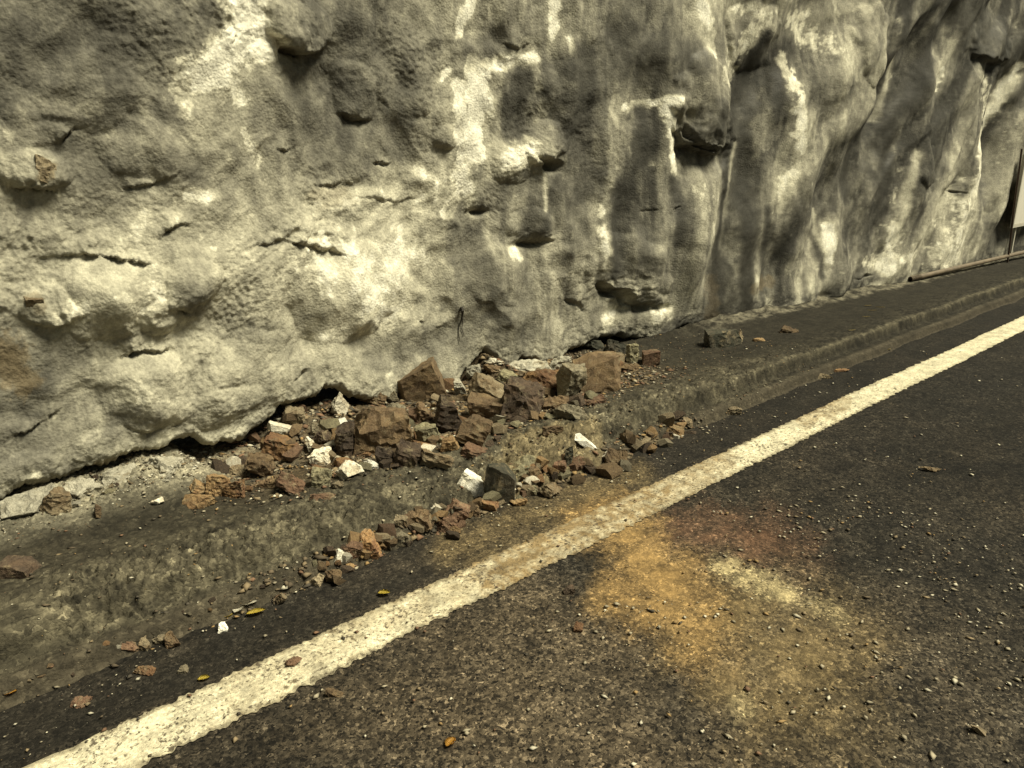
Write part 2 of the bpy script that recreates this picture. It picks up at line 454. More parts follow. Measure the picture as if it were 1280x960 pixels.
road_rgb = lay(road_rgb, yl, [0.40, 0.33, 0.18])
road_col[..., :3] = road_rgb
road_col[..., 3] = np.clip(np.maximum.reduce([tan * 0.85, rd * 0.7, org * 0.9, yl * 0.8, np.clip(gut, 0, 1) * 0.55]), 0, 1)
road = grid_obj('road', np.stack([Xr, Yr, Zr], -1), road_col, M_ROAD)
road['kind'] = 'structure'

# ------------------------------------------------------------------ painted edge line
LY = np.linspace(-0.5, 0.5, 41)
LX = columns(900, -90)
Xl, Tl = np.meshgrid(LX, LY)
edge = 0.010 * pn(Xl * 26, Tl * 2 + 4, 31) + 0.009 * pn(Xl * 70, Tl * 2 + 9, 32) + 0.004 * pn(Xl * 3, Tl * 0, 33)
hw = 0.100 + np.where(np.abs(Tl) > 0.3, edge, edge * 0.5)
Yl = 1.925 + 0.008 * pn(Xl * 0.8, Xl * 0, 34) + Tl * 2 * hw
Zl = 0.004 * pn(Xl * 2.2, Yl * 2.2, 21) + 0.0022 * pn(Xl * 14, Yl * 14, 22) + 0.0022 * pn(Xl * 31, Yl * 31, 23)
wear = fbm(Xl * 22, Yl * 22, 90, 4, 0.65)
far = ss(4.0, 6.5, Xl)
dirt = px_strokes(Xl, Yl, [(600, 705, 660, 690, 30, 0.7), (660, 690, 800, 620, 40, 0.85), (800, 625, 900, 575, 30, 0.6), (500, 760, 600, 715, 26, 0.35), (300, 865, 420, 800, 30, 0.2), (1010, 520, 1050, 505, 14, 0.6), (632, 722, 640, 700, 26, 1.0), (440, 790, 480, 770, 14, 0.3)], gp, 0.35)
p = np.clip(0.86 - 0.35 * ss(0.18, 0.5, wear) * (1 - far * 0.8) + 0.12 * fbm(Xl * 3, Yl * 8, 93), 0, 1)
edge_w = ss(0.36, 0.5, np.abs(Tl) + 0.13 * fbm(Xl * 30, Yl * 30, 96, 3))
p = p * (1 - 0.6 * edge_w * (1 - far * 0.6))
hole = ss(0.30, 0.42, fbm(Xl * 34, Yl * 34, 99, 3, 0.7)) * (1 - far)
p = p * (1 - 0.9 * hole)
pc = lerp3(p, [(0, (0.05, 0.042, 0.03)), (0.45, (0.30, 0.265, 0.18)), (0.75, (0.48, 0.435, 0.305)), (1, (0.60, 0.555, 0.405))])
dm = np.clip(dirt * (0.85 + 1.1 * fbm(Xl * 18, Yl * 18, 101, 4)), 0, 0.92)
pc = lay(pc, dm, [0.19, 0.130, 0.058])
line_col = np.concatenate([pc, (0.45 + 0.4 * far)[..., None]], -1)
line = grid_obj('road_edge_line', np.stack([Xl, Yl, Zl], -1), line_col, M_PAINT)
line['kind'] = 'structure'

# ------------------------------------------------------------------ shelf (kerb, gutter bench, talus)
BY = np.concatenate([np.linspace(2.30, 2.62, 95)[:-1], np.linspace(2.62, 3.85, 190)[:-1], np.linspace(3.85, 4.8, 12)])
BX = columns(760)
Xb, Yb = np.meshgrid(BX, BY)
Zb = terr(Xb, Yb)
lip = ss(2.36, 2.48, Yb) * (1 - ss(2.60, 2.95, Yb))
leftish = 1 - ss(2.8, 6.0, Xb)
g1 = np.abs(fbm(Xb * 12, Yb * 14, 110, 3, 0.6)); g2 = fbm(Xb * 42, Yb * 42, 113, 3, 0.6)
Zb += lip * (0.40 + 0.60 * leftish) * (0.062 * (0.20 - g1) + 0.012 * g2 + leftish * 0.030 * np.clip(fbm(Xb * 19, Yb * 24, 148, 3, 0.6), -1, 0.2))
Zb += 0.004 * g2 * ss(2.36, 2.4, Yb) + 0.010 * fbm(Xb * 3, Yb * 3, 116, 3) * ss(2.36, 2.6, Yb)
foot = ss(3.05, 3.35, Yb) * (1 - ss(4.0, 5.0, Xb))
Zb += foot * (0.030 * fbm(Xb * 6, Yb * 6, 119, 4, 0.6) + 0.015 * g2)
Zb += ss(3.3, 3.6, Yb) * ss(4.3, 5.2, Xb) * 0.03 * fbm(Xb * 7, Yb * 7, 122, 4, 0.6)
edge1 = np.exp(-((Yb + 0.035 * pn(Xb * 0.9, Xb * 0 + 0.3, 5) - 2.515) / 0.022) ** 2); edge2 = np.exp(-((Yb + 0.035 * pn(Xb * 0.9, Xb * 0 + 0.3, 5) - 2.39) / 0.016) ** 2)
crust = np.clip(lip * (0.55 + 1.0 * fbm(Xb * 5, Yb * 9, 125, 4)), 0, 1) * (0.10 + 0.90 * leftish)
crust = np.maximum(crust, (1 - 0.5 * leftish) * np.clip(edge1 * (0.75 + 0.9 * fbm(Xb * 9, Yb * 9, 126, 4)) + 0.55 * edge2 * (0.6 + 1.2 * fbm(Xb * 7, Yb * 7, 127, 3)), 0, 1))
tb = np.clip(0.42 + 0.75 * fbm(Xb * 2.0, Yb * 4.5, 128, 5) + 0.35 * fbm(Xb * 13, Yb * 13, 131, 4), 0, 1)[..., None]
brgb = np.array([0.022, 0.0195, 0.0135]) * (1 - tb) + np.array([0.062, 0.054, 0.036]) * tb
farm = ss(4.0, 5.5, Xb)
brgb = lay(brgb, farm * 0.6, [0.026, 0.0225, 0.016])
brgb = lay(brgb, np.clip(crust * 0.85, 0, 1), [0.150, 0.132, 0.088])
clod = 1 + (0.35 + 0.65 * lip) * (1.0 * fbm(Xb * 26, Yb * 26, 145, 3, 0.6) + 0.5 * fbm(Xb * 8, Yb * 11, 146, 3))
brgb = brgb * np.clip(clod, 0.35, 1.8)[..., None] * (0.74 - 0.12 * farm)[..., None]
brgb = lay(brgb, np.clip((1 - ss(2.36, 2.44, Yb)) * 0.6, 0, 1), [0.060, 0.050, 0.034])
ft = np.clip(foot * (0.7 + 0.8 * fbm(Xb * 5, Yb * 5, 134, 4)), 0, 1) * (1 - ss(1.3, 2.0, Xb))
brgb = lay(brgb, ft * 0.9, [0.30, 0.275, 0.20])
hp = ss(0.95, 1.6, Xb) * (1 - ss(3.9, 4.4, Xb)) * ss(2.75, 3.1, Yb) * (0.75 + 0.5 * fbm(Xb * 9, Yb * 9, 137, 3))
brgb = lay(brgb, np.clip(hp, 0, 1) * 0.8, [0.085, 0.060, 0.033])
sp = px_strokes(Xb, Yb, [(620, 585, 740, 545, 22, 0.6), (640, 560, 700, 545, 20, 0.6)], lambda u, v: ground_pt(u, v, 0.12), 0.3)
brgb = lay(brgb, sp, [0.17, 0.135, 0.075])
fil = ss(-0.20, -0.13, Yb - wall_line(Xb) + 0.10 * fbm(Xb * 5, Yb * 5, 139, 5, 0.6)) * ss(5.0, 6.0, Xb)
brgb = lay(brgb, fil * np.clip(0.45 + 1.5 * fbm(Xb * 8, Yb * 14, 147, 4, 0.6), 0, 1), [0.16, 0.145, 0.105])
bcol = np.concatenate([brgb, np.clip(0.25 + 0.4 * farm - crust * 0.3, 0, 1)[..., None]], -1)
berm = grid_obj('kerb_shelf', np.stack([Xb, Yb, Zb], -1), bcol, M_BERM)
berm['kind'] = 'structure'

# ------------------------------------------------------------------ tunnel wall
WX = columns(960)
zb = np.interp(WX, ex, ez)
zb_far = terr(WX, wall_line(WX)) - 0.03
wgt = ss(5.4, 6.2, WX)
zb = np.where(WX < ex[0], ez[0], zb) * (1 - wgt) + zb_far * wgt
zb = zb + (1 - wgt) * (0.012 * pn(WX * 7, WX * 0, 140) + 0.010 * pn(WX * 19, WX * 0, 141) + 0.009 * pn(WX * 47, WX * 0, 142) + 0.006 * pn(WX * 95, WX * 0, 143))
S = np.concatenate([np.arange(0, 2.05, 0.0068), np.arange(2.05, 3.9, 0.0135), np.linspace(3.9, 7.0, 24)])
FOLD = [(0.55, 0.12), (0.22, 0.045), (0.11, 0.03), (0.05, 0.016), (0.02, 0.006)]
Xw = np.repeat(WX[None], len(S), 0)
Zw = zb[None] + S[:, None]
wl = wall_line(Xw)
D = np.zeros(Xw.shape)            # how far the face stands out towards the road
DZ = np.zeros(Xw.shape)
rf = ss(3.2, 5.2, Xw)             # smooth, water-run part on the right
w1 = fbm(Xw * 0.8, Zw * 0.8, 150, 3)
wx = Xw + 0.10 * pn(Xw * 2.3, Zw * 2.3, 151); wz = Zw + 0.10 * pn(Xw * 2.3, Zw * 2.3, 152)
D += 0.12 * w1 + 0.042 * fbm(wx * 2.1, wz * 1.8, 153, 3) * (1 - 0.3 * rf)
bil = np.abs(pn(wx * 4.2, wz * 4.6, 156))
D += (1 - rf) * 0.020 * (0.30 - bil)
D += 0.010 * fbm(wx * 9, wz * 9, 157, 3) * (1 - 0.55 * rf)
# rough spatter on the left
rough_m = np.clip(0.36 + 1.3 * fbm(Xw * 1.5, Zw * 1.5, 160, 3), 0.05, 1)
def wp(u, v): return wall_pt(u, v)
smooth_m = px_strokes(Xw, Zw, [(420, 380, 500, 300, 75, 0.9), (480, 430, 600, 420, 40, 0.8), (520, 400, 680, 400, 45, 0.8), (150, 365, 110, 380, 38, 0.7), (600, 90, 590, 220, 28, 0.9), (40, 210, 60, 260, 30, 0.5), (290, 90, 240, 110, 40, 0.4), (620, 330, 660, 420, 50, 0.7)], wp, 0.3)
rough_m = rough_m * (1 - smooth_m) * (1 - 0.80 * rf)
D += (1 - 0.7 * rf) * 0.026 * fbm(wx * 3.4, wz * 3.4, 158, 2)
DF = rough_m * (0.009 * (0.42 - np.abs(pn(Xw * 21, Zw * 27, 163))) + 0.007 * pn(Xw * 38, Zw * 47, 164) + 0.004 * pn(Xw * 75, Zw * 80, 165))
DF += rough_m * (0.014 * (0.5 - worley(wx * 34 + 0.4 * pn(Xw * 20, Zw * 20, 168), wz * 40, 1)) + 0.007 * (0.5 - worley(Xw * 62, Zw * 66, 2)))
DF += 0.0012 * pn(Xw * 60, Zw * 60, 167)
# water-run folds on the right: ridges that run down and lean to the left
lean = Xw - 0.42 * (Zw - 0.3) * ss(4.5, 8.0, Xw)
fold = fbm(lean * 2.5 / (1 + 0.10 * np.clip(Xw - 4, 0, 12)) + 0.35 * pn(Xw * 0.7, Zw * 0.7, 170), Zw * 0.30, 171, 2, 0.45)
ridge = 0.5 - np.abs(fold) * 1.6
fold2 = fbm(lean * 5.0 / (1 + 0.12 * np.clip(Xw - 4, 0, 12)) + 0.2 * pn(Xw * 1.2, Zw * 1.2, 176), Zw * 0.28, 177, 3, 0.5)
fold3 = fbm(lean * 9.0 / (1 + 0.14 * np.clip(Xw - 4, 0, 12)) + 0.2 * pn(Xw * 1.6, Zw * 1.6, 178), Zw * 0.4, 179, 2, 0.5)
D += rf * (0.080 * fold2 + 0.030 * fold3)
D += rf * (1 + 0.8 * ss(6, 12, Xw)) * (0.12 * fold + 0.075 * ridge)

# --- lumps, ledges and pits where they stand on the wall
def local(u, v):
    p0 = wall_pt(u, v); p1 = wall_pt(u + 1, v); p2 = wall_pt(u, v + 1)
    return p0, p1[0] - p0[0], p0[1] - p2[1]

def ledge(u, v, hw_, up, prot, tilt=0.0, sag=0.0, sharp=0.14, under=0.75):
    """a lump whose lower edge breaks off: v is the edge height at its middle, tilt = rise per pixel to the right, sag = how far the edge ends curl up"""
    global D, DZ
    (x0, z0), sx, sz = local(u, v)
    W = hw_ * sx; H = up * sz
    sel = (np.abs(Xw - x0) < W * 1.5) & (Zw > z0 - H * 1.2 - abs(tilt) * hw_ * sz * 1.5) & (Zw < z0 + H * 1.5 + (abs(tilt) * hw_ + abs(sag)) * sz * 1.5)
    if not sel.any(): return
    X_, Z_ = Xw[sel], Zw[sel]
    a = (X_ - x0) / W
    a = a + 0.30 * pn(X_ * 6, Z_ * 6, 180) + 0.12 * pn(X_ * 17, Z_ * 17, 183)
    e = z0 + (tilt * a * hw_ + sag * a * a) * sz + 0.016 * pn(X_ * 18, Z_ * 9, 181) + 0.030 * pn(X_ * 7, Z_ * 5, 182) + 0.008 * pn(X_ * 45, Z_ * 20, 184)
    b = (Z_ - e) / H
    wa = np.clip(1 - a * a, 0, 1) ** 1.2
    up_ = np.where(b > 0, (1 - ss(0.0, 1.0, b)) , ss(-sharp - 0.02, 0.0, b))
    h = prot * wa * up_
    un = -under * prot * wa * np.where(b < 0, ss(-sharp * 0.3, -sharp * 1.1, b) * (1 - ss(0.22, 0.62, -b)), 0)
    D[sel] += 0.58 * (h + un)
    DZ[sel] -= 0.30 * h * np.where(b > 0, 1 - ss(0.0, 0.5, b), 1.0)

def bump(u, v, rx, ry, amp):
    global D
    (x0, z0), sx, sz = local(u, v)
    q = ((Xw - x0) / (rx * sx)) ** 2 + ((Zw - z0) / (ry * sz)) ** 2
    D += amp * np.exp(-1.4 * q)

def knob(u, v, rx, up, down, amp, skew=0.0):
    """a rounded lump; its underside is steeper than its top"""
    global D, DZ
    (x0, z0), sx, sz = local(u, v)
    a = (Xw - x0) / (rx * sx); c = (Zw - z0) / sz
    sel = (np.abs(a) < 1.8) & (np.abs(c) < max(up, down) * 1.8)
    X_, Z_ = Xw[sel], Zw[sel]; a = a[sel]; c = c[sel]
    a = a + 0.36 * pn(X_ * 5, Z_ * 5, 185) + 0.07 * pn(X_ * 15, Z_ * 15, 186); c = c + 0.12 * up * pn(X_ * 6, Z_ * 6, 187) + skew * a * rx
    q = a * a + (c / np.where(c > 0, up, down)) ** 2
    h = amp * np.clip(1 - q, 0, 1) ** 0.75
    D[sel] += h
    DZ[sel] -= 0.25 * h * (c < up * 0.2)

def slit(pts, w, depth, lip):
    """a ragged crack with the concrete above it standing a little proud"""
    global D
    (mx, mz), sx, sz = local(*pts[len(pts) // 2])
    W = [(wall_pt(*q)[0] / sx, wall_pt(*q)[1] / sz) for q in pts]
    A_ = Xw / sx; B_ = Zw / sz
    xs_ = [q[0] for q in W]; zs_ = [q[1] for q in W]; pad = 40
    sel = (A_ > min(xs_) - pad) & (A_ < max(xs_) + pad) & (B_ > min(zs_) - pad) & (B_ < max(zs_) + pad)
    A_, B_ = A_[sel], B_[sel]
    n1_ = 3.0 * pn(A_ / 14, B_ / 14, 190) + 1.3 * pn(A_ / 5, B_ / 5, 191); n2_ = 3.0 * pn(A_ / 14, B_ / 14, 192) + 1.3 * pn(A_ / 5, B_ / 5, 193)
    A_ = A_ + n1_; B_ = B_ + n2_
    L = [0]
    for a_, b_ in zip(W, W[1:]): L.append(L[-1] + math.hypot(b_[0] - a_[0], b_[1] - a_[1]))
    best = np.full(A_.shape, 1e9); tt_ = np.zeros(A_.shape); side = np.zeros(A_.shape)
    for k_, (a_, b_) in enumerate(zip(W, W[1:])):
        dx, dy = b_[0] - a_[0], b_[1] - a_[1]; l2 = dx * dx + dy * dy
        t_ = np.clip(((A_ - a_[0]) * dx + (B_ - a_[1]) * dy) / l2, 0, 1)
        ex_, ey_ = A_ - a_[0] - t_ * dx, B_ - a_[1] - t_ * dy
        d_ = np.hypot(ex_, ey_); m_ = d_ < best
        best = np.where(m_, d_, best); tt_ = np.where(m_, (L[k_] + t_ * math.sqrt(l2)) / L[-1], tt_); side = np.where(m_, ey_, side)
    taper = np.sin(np.pi * np.clip(tt_, 0.02, 0.98)) ** 0.8 * np.clip(0.62 + 0.9 * pn(A_ / 16, B_ / 16, 195) + 0.35 * pn(A_ / 6, B_ / 6, 196), 0.08, 1.15)
    lip = lip * 1.7
    g_ = -depth * (0.55 if w < 3 else 0.85) * taper * (1 - ss(0.35, 1.15, best / (w * (0.45 + 0.55 * taper))))
    st_ = lip * taper * np.where(side > 0, np.exp(-best / 20.0), -0.45 * np.exp(-best / 10.0))
    D[sel] += g_ + st_

for L in [(372, 56, 44, 60, 0.11, 0.06, 26), (878, 180, 44, 92, 0.13, -0.20, 26), (1240, 70, 26, 60, 0.12, 0.0, 8)]: ledge(*L)
for K in [(376, 30, 40, 46, 30, 0.05), (446, 132, 26, 60, 20, 0.045, 0.1), (556, 176, 14, 20, 10, 0.02), (682, 186, 26, 36, 20, 0.06, -0.3), (232, 362, 34, 44, 24, 0.060), (188, 500, 58, 66, 40, 0.060),
          (60, 392, 36, 40, 16, 0.04), (640, 205, 30, 30, 26, 0.035), (875, 130, 40, 70, 48, 0.07), (300, 470, 70, 60, 44, 0.04), (150, 370, 80, 54, 50, 0.032), (440, 370, 66, 70, 60, 0.04),
          (780, 340, 54, 50, 34, 0.045, 0.3), (810, 402, 30, 16, 16, 0.03), (667, 284, 30, 26, 16, 0.035), (40, 220, 44, 34, 18, 0.04), (180, 190, 60, 44, 36, 0.02, 0.2), (620, 345, 40, 40, 40, 0.03),
          (110, 120, 60, 60, 50, 0.022), (720, 130, 44, 54, 40, 0.022), (510, 110, 40, 60, 40, 0.03), (200, 400, 30, 30, 18, 0.03), (265, 510, 60, 28, 24, 0.04), (345, 490, 40, 40, 20, 0.05),
          (130, 560, 50, 26, 14, 0.05), (30, 590, 40, 26, 16, 0.05), (1050, 352, 40, 22, 16, 0.02), (945, 40, 36, 40, 50, 0.06), (1150, 215, 14, 40, 20, 0.06), (1090, 60, 26, 60, 50, 0.07)]: knob(*K)
for S_ in [([(318, 304), (350, 300), (372, 304), (398, 310), (432, 320)], 4.5, 0.030, 0.028), ([(66, 321), (110, 317), (150, 323), (190, 330)], 3.0, 0.018, 0.020), ([(190, 302), (205, 288), (222, 281), (238, 282)], 3.0, 0.035, 0.016),
           ([(148, 448), (168, 440), (190, 440), (216, 436)], 4.2, 0.05, 0.018), ([(734, 352), (752, 358), (775, 369), (796, 385), (832, 386)], 8.0, 0.16, 0.040), ([(646, 302), (664, 306), (692, 300)], 4.5, 0.06, 0.020),
           ([(584, 261), (598, 266), (614, 263)], 3.2, 0.05, 0.014), ([(664, 194), (680, 200), (692, 210), (704, 214)], 5.5, 0.09, 0.03), ([(840, 148), (858, 168), (880, 182), (908, 186)], 5.0, 0.07, 0.03),
           ([(466, 202), (480, 205), (494, 202)], 2.4, 0.03, 0.010), ([(706, 373), (716, 380), (734, 390)], 3.6, 0.05, 0.012), ([(592, 374), (600, 378), (610, 376)], 2.4, 0.03, 0.006), ([(430, 142), (444, 152), (462, 150)], 4.0, 0.05, 0.02),
           ([(546, 184), (556, 188), (568, 186)], 2.6, 0.03, 0.010), ([(336, 42), (350, 62), (372, 66), (400, 54)], 6.0, 0.07, 0.03), ([(40, 402), (58, 408), (80, 402), (100, 388)], 2.8, 0.035, 0.016), ([(210, 382), (232, 390), (256, 384)], 3.0, 0.03, 0.014),
           ([(150, 530), (176, 538), (206, 534), (226, 524)], 4.5, 0.05, 0.025), ([(365, 478), (374, 466), (384, 462)], 4.0, 0.05, 0.02), ([(0, 234), (30, 234), (76, 238)], 2.8, 0.03, 0.018), ([(390, 232), (420, 232), (450, 228)], 1.8, 0.02, 0.008),
           ([(140, 232), (170, 236), (196, 226), (222, 214)], 2.4, 0.025, 0.010), ([(66, 182), (80, 172), (92, 158)], 3.6, 0.03, 0.02), ([(440, 246), (500, 252), (530, 246)], 1.6, 0.015, 0.006), ([(832, 258), (838, 262), (842, 258)], 2.6, 0.05, 0.01), ([(794, 262), (806, 264), (816, 260)], 2.4, 0.04, 0.01),
           ([(0, 552), (40, 536), (80, 510)], 2.6, 0.025, 0.012), ([(520, 400), (545, 408), (570, 410)], 1.6, 0.014, 0.005), ([(624, 406), (632, 410)], 2.4, 0.03, 0.004), ([(1190, 236), (1202, 242), (1208, 236)], 3, 0.06, 0.02), ([(1066, 348), (1090, 342)], 2.5, 0.04, 0.01),
           ([(340, 184), (356, 188), (372, 182)], 2.2, 0.02, 0.010), ([(280, 20), (290, 40), (286, 60)], 1.8, 0.012, 0.006), ([(630, 56), (645, 62), (660, 54)], 2.4, 0.025, 0.01), ([(736, 58), (748, 40), (752, 26)], 2.0, 0.02, 0.008)]: slit(*S_)
for B_ in [(180, 480, 70, 55, 0.06), (290, 450, 80, 60, 0.04), (440, 400, 60, 80, 0.035), (380, 420, 14, 60, -0.05), (270, 520, 70, 30, 0.03), (130, 370, 70, 40, 0.04),
           (930, 190, 16, 110, -0.08), (905, 320, 14, 100, -0.07), (985, 130, 22, 90, 0.08), (770, 290, 12, 60, -0.04), (830, 160, 14, 60, 0.03),
           (1105, 120, 12, 110, -0.12), (1160, 90, 14, 90, 0.12), (1135, 240, 20, 90, 0.08), (1215, 210, 16, 70, 0.12), (1065, 260, 14, 70, -0.06), (1245, 190, 10, 100, -0.10),
           (690, 208, 10, 7, -0.12), (785, 388, 30, 7, -0.06), (600, 265, 10, 5, -0.04), (660, 306, 18, 5, -0.05), (830, 385, 10, 6, -0.04), (640, 200, 30, 26, 0.03), (860, 330, 18, 90, 0.04), (1000, 240, 22, 100, 0.06), (960, 330, 18, 60, -0.05), (1040, 330, 16, 60, 0.06)]:
    bump(*B_)
# the skirt of the sprayed skin stands off the footing on the left
skirt = (1 - ss(2.1, 2.9, Xw))
D += skirt * 0.10 * (1 - ss(0.0, 0.35, S[:, None] * np.ones_like(Xw)))
D += (1 - wgt)[None] * 0.02 * (1 - ss(0.0, 0.06, S[:, None] * np.ones_like(Xw)))
# near the bottom edge the face keeps to its line
D *= 1 - (1 - wgt)[None] * 0.75 * (1 - ss(0.02, 0.38, S[:, None]))
# --- colour of the wall: pale lime bloom and fresh spray against grey, dark damp runs
pale = [(300, 0, 318, 50, 36, 0.95), (300, 60, 240, 100, 38, 0.95), (335, 62, 340, 66, 14, 0.9), (222, 120, 226, 140, 11, 0.8), (270, 90, 300, 120, 22, 0.6),
        (600, 90, 592, 190, 24, 1.0), (612, 84, 664, 74, 14, 1.0), (572, 110, 580, 230, 15, 0.75), (668, 78, 674, 110, 7, 0.8), (640, 198, 652, 190, 26, 0.75), (590, 235, 560, 265, 14, 0.7), (545, 230, 520, 210, 14, 0.5),
        (588, 0, 573, 42, 12, 0.85), (697, 0, 692, 40, 12, 0.8), (710, 50, 716, 70, 7, 0.7), (560, 85, 552, 100, 7, 0.6),
        (872, 10, 888, 66, 12, 0.85), (900, 0, 960, 20, 18, 0.5), (1000, 20, 1040, 60, 30, 0.5),
        (782, 134, 836, 124, 8, 0.85), (826, 130, 840, 214, 8, 0.9), (790, 140, 796, 155, 9, 0.8), (800, 190, 812, 205, 8, 0.55),
        (748, 290, 752, 330, 12, 0.65), (640, 312, 646, 322, 12, 0.7), (750, 258, 748, 270, 6, 0.7), (678, 232, 680, 262, 5, 0.7),
        (955, 30, 905, 100, 24, 0.55), (986, 70, 992, 190, 13, 0.62), (978, 215, 966, 245, 12, 0.55), (880, 230, 885, 300, 22, 0.4), (860, 210, 870, 260, 16, 0.4),
        (1128, 130, 1112, 250, 10, 0.45), (1228, 178, 1216, 236, 9, 1.0), (1205, 240, 1176, 330, 26, 0.55), (1112, 285, 1100, 340, 15, 0.6), (1236, 100, 1240, 160, 16, 0.5), (1276, 80, 1246, 160, 8, 0.8), (1130, 20, 1125, 120, 9, 0.45), (1186, 85, 1176, 110, 6, 0.7),
        (1034, 285, 1030, 325, 9, 0.8), (1080, 330, 1140, 320, 18, 0.5), (940, 345, 955, 380, 9, 0.5), (830, 385, 820, 395, 18, 0.55), (775, 385, 760, 400, 14, 0.5),
        (20, 195, 70, 245, 34, 0.35), (90, 385, 190, 365, 40, 0.45), (400, 245, 570, 235, 36, 0.42), (430, 320, 470, 380, 80, 0.48), (420, 400, 400, 430, 34, 0.4), (150, 320, 175, 265, 20, 0.42), (235, 245, 262, 244, 14, 0.6), (300, 160, 320, 205, 15, 0.5),
        (170, 480, 200, 500, 40, 0.38), (260, 420, 330, 350, 60, 0.3), (490, 280, 530, 330, 40, 0.4), (20, 330, 60, 350, 40, 0.25), (250, 550, 320, 520, 20, 0.3), (10, 600, 40, 590, 18, 0.45), (486, 470, 490, 468, 6, 0.7)]
dark = [(0, 110, 40, 60, 46, 0.50), (110, 70, 190, 30, 60, 0.40), (170, 110, 200, 120, 40, 0.35), (0, 430, 30, 480, 26, 0.55), (440, 30, 430, 190, 50, 0.42), (380, 130, 400, 170, 40, 0.34), (500, 60, 500, 180, 26, 0.3), (395, 10, 400, 40, 24, 0.5), (240, 40, 250, 20, 20, 0.4),
        (648, 100, 640, 160, 22, 0.62), (700, 100, 726, 170, 34, 0.62), (735, 80, 730, 130, 26, 0.4), (640, 40, 600, 60, 24, 0.4), (780, 50, 800, 80, 46, 0.5), (796, 146, 802, 196, 14, 0.75), (690, 236, 666, 280, 26, 0.5), (720, 250, 740, 220, 20, 0.45), (575, 270, 610, 370, 26, 0.42), (600, 340, 640, 420, 30, 0.35), (650, 220, 615, 250, 20, 0.35),
        (840, 90, 870, 60, 26, 0.5), (890, 150, 870, 165, 30, 0.55), (770, 240, 762, 340, 11, 0.55), (800, 290, 800, 330, 16, 0.4), (840, 230, 836, 290, 12, 0.4),
        (955, 60, 940, 130, 13, 0.8), (940, 130, 912, 220, 12, 0.7), (912, 220, 896, 320, 8, 0.7), (930, 230, 925, 380, 11, 0.65), (975, 90, 968, 130, 6, 0.6), (900, 330, 905, 400, 14, 0.6), (1000, 250, 960, 300, 24, 0.4),
        (1136, 0, 1130, 60, 6, 0.6), (1190, 0, 1165, 80, 10, 0.6), (1165, 80, 1120, 140, 11, 0.65), (1120, 140, 1110, 230, 9, 0.55), (1105, 120, 1075, 170, 16, 0.65), (1070, 170, 1064, 250, 7, 0.5), (1090, 210, 1100, 260, 8, 0.5),
        (1225, 20, 1255, 60, 26, 0.8), (1215, 60, 1260, 80, 14, 0.8), (1276, 110, 1278, 130, 8, 0.8), (1180, 150, 1165, 220, 14, 0.4), (1200, 232, 1198, 240, 8, 0.6), (1236, 290, 1250, 300, 18, 0.6), (1150, 220, 1140, 238, 7, 0.6), (1240, 200, 1230, 260, 7, 0.5),
        (840, 415, 905, 395, 14, 0.75), (770, 420, 800, 428, 10, 0.6), (1040, 255, 1035, 262, 8, 0.5), (1065, 350, 1090, 345, 10, 0.4), (750, 430, 770, 425, 12, 0.5), (480, 440, 600, 420, 30, 0.25),
        (60, 150, 90, 190, 22, 0.25), (100, 215, 240, 215, 24, 0.22), (90, 450, 30, 500, 30, 0.30), (230, 365, 236, 380, 26, 0.35), (280, 400, 310, 410, 24, 0.3), (200, 520, 160, 525, 30, 0.30)]
pm = px_strokes(Xw, Zw, pale, wp, 0.22, (0.0, 1.45), seed=200)
tn = fbm(Xw * 8, Zw * 6.5, 280, 6, 0.68)
pm = 0.40 * pm + 0.72 * pm ** 0.4 * ss(0.40, 0.50, pm + 0.42 * tn)
dmk = np.clip(1.7 * px_strokes(Xw, Zw, dark, wp, 0.30, (0.2, 1.35), seed=210), 0, 0.92)
# broad tone of the wall, set by eye column by column along its length (rows from the top down)
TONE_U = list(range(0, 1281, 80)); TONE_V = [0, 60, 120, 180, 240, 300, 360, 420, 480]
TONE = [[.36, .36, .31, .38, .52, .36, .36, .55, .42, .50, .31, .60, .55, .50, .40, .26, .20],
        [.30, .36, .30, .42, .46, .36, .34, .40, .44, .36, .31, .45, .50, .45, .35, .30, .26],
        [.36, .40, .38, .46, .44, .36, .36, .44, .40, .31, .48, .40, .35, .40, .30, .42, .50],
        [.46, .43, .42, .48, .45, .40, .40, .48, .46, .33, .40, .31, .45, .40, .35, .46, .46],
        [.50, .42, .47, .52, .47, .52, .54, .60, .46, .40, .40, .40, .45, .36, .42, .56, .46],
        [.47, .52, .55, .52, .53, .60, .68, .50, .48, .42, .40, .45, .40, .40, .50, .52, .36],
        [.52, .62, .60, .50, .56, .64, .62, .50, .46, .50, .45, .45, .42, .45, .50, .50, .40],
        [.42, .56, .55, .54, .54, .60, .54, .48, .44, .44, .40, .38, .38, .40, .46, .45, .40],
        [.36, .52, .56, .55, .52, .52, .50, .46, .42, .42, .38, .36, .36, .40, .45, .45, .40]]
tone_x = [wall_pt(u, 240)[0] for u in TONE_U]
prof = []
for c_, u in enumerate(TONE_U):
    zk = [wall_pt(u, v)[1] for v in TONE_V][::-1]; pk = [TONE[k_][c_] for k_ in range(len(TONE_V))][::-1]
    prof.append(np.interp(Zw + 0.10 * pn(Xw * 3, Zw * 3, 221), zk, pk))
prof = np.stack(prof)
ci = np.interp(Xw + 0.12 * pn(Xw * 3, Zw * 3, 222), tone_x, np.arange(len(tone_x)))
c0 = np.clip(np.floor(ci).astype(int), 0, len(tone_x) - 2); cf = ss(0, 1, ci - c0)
p = np.take_along_axis(prof, c0[None], 0)[0] * (1 - cf) + np.take_along_axis(prof, (c0 + 1)[None], 0)[0] * cf
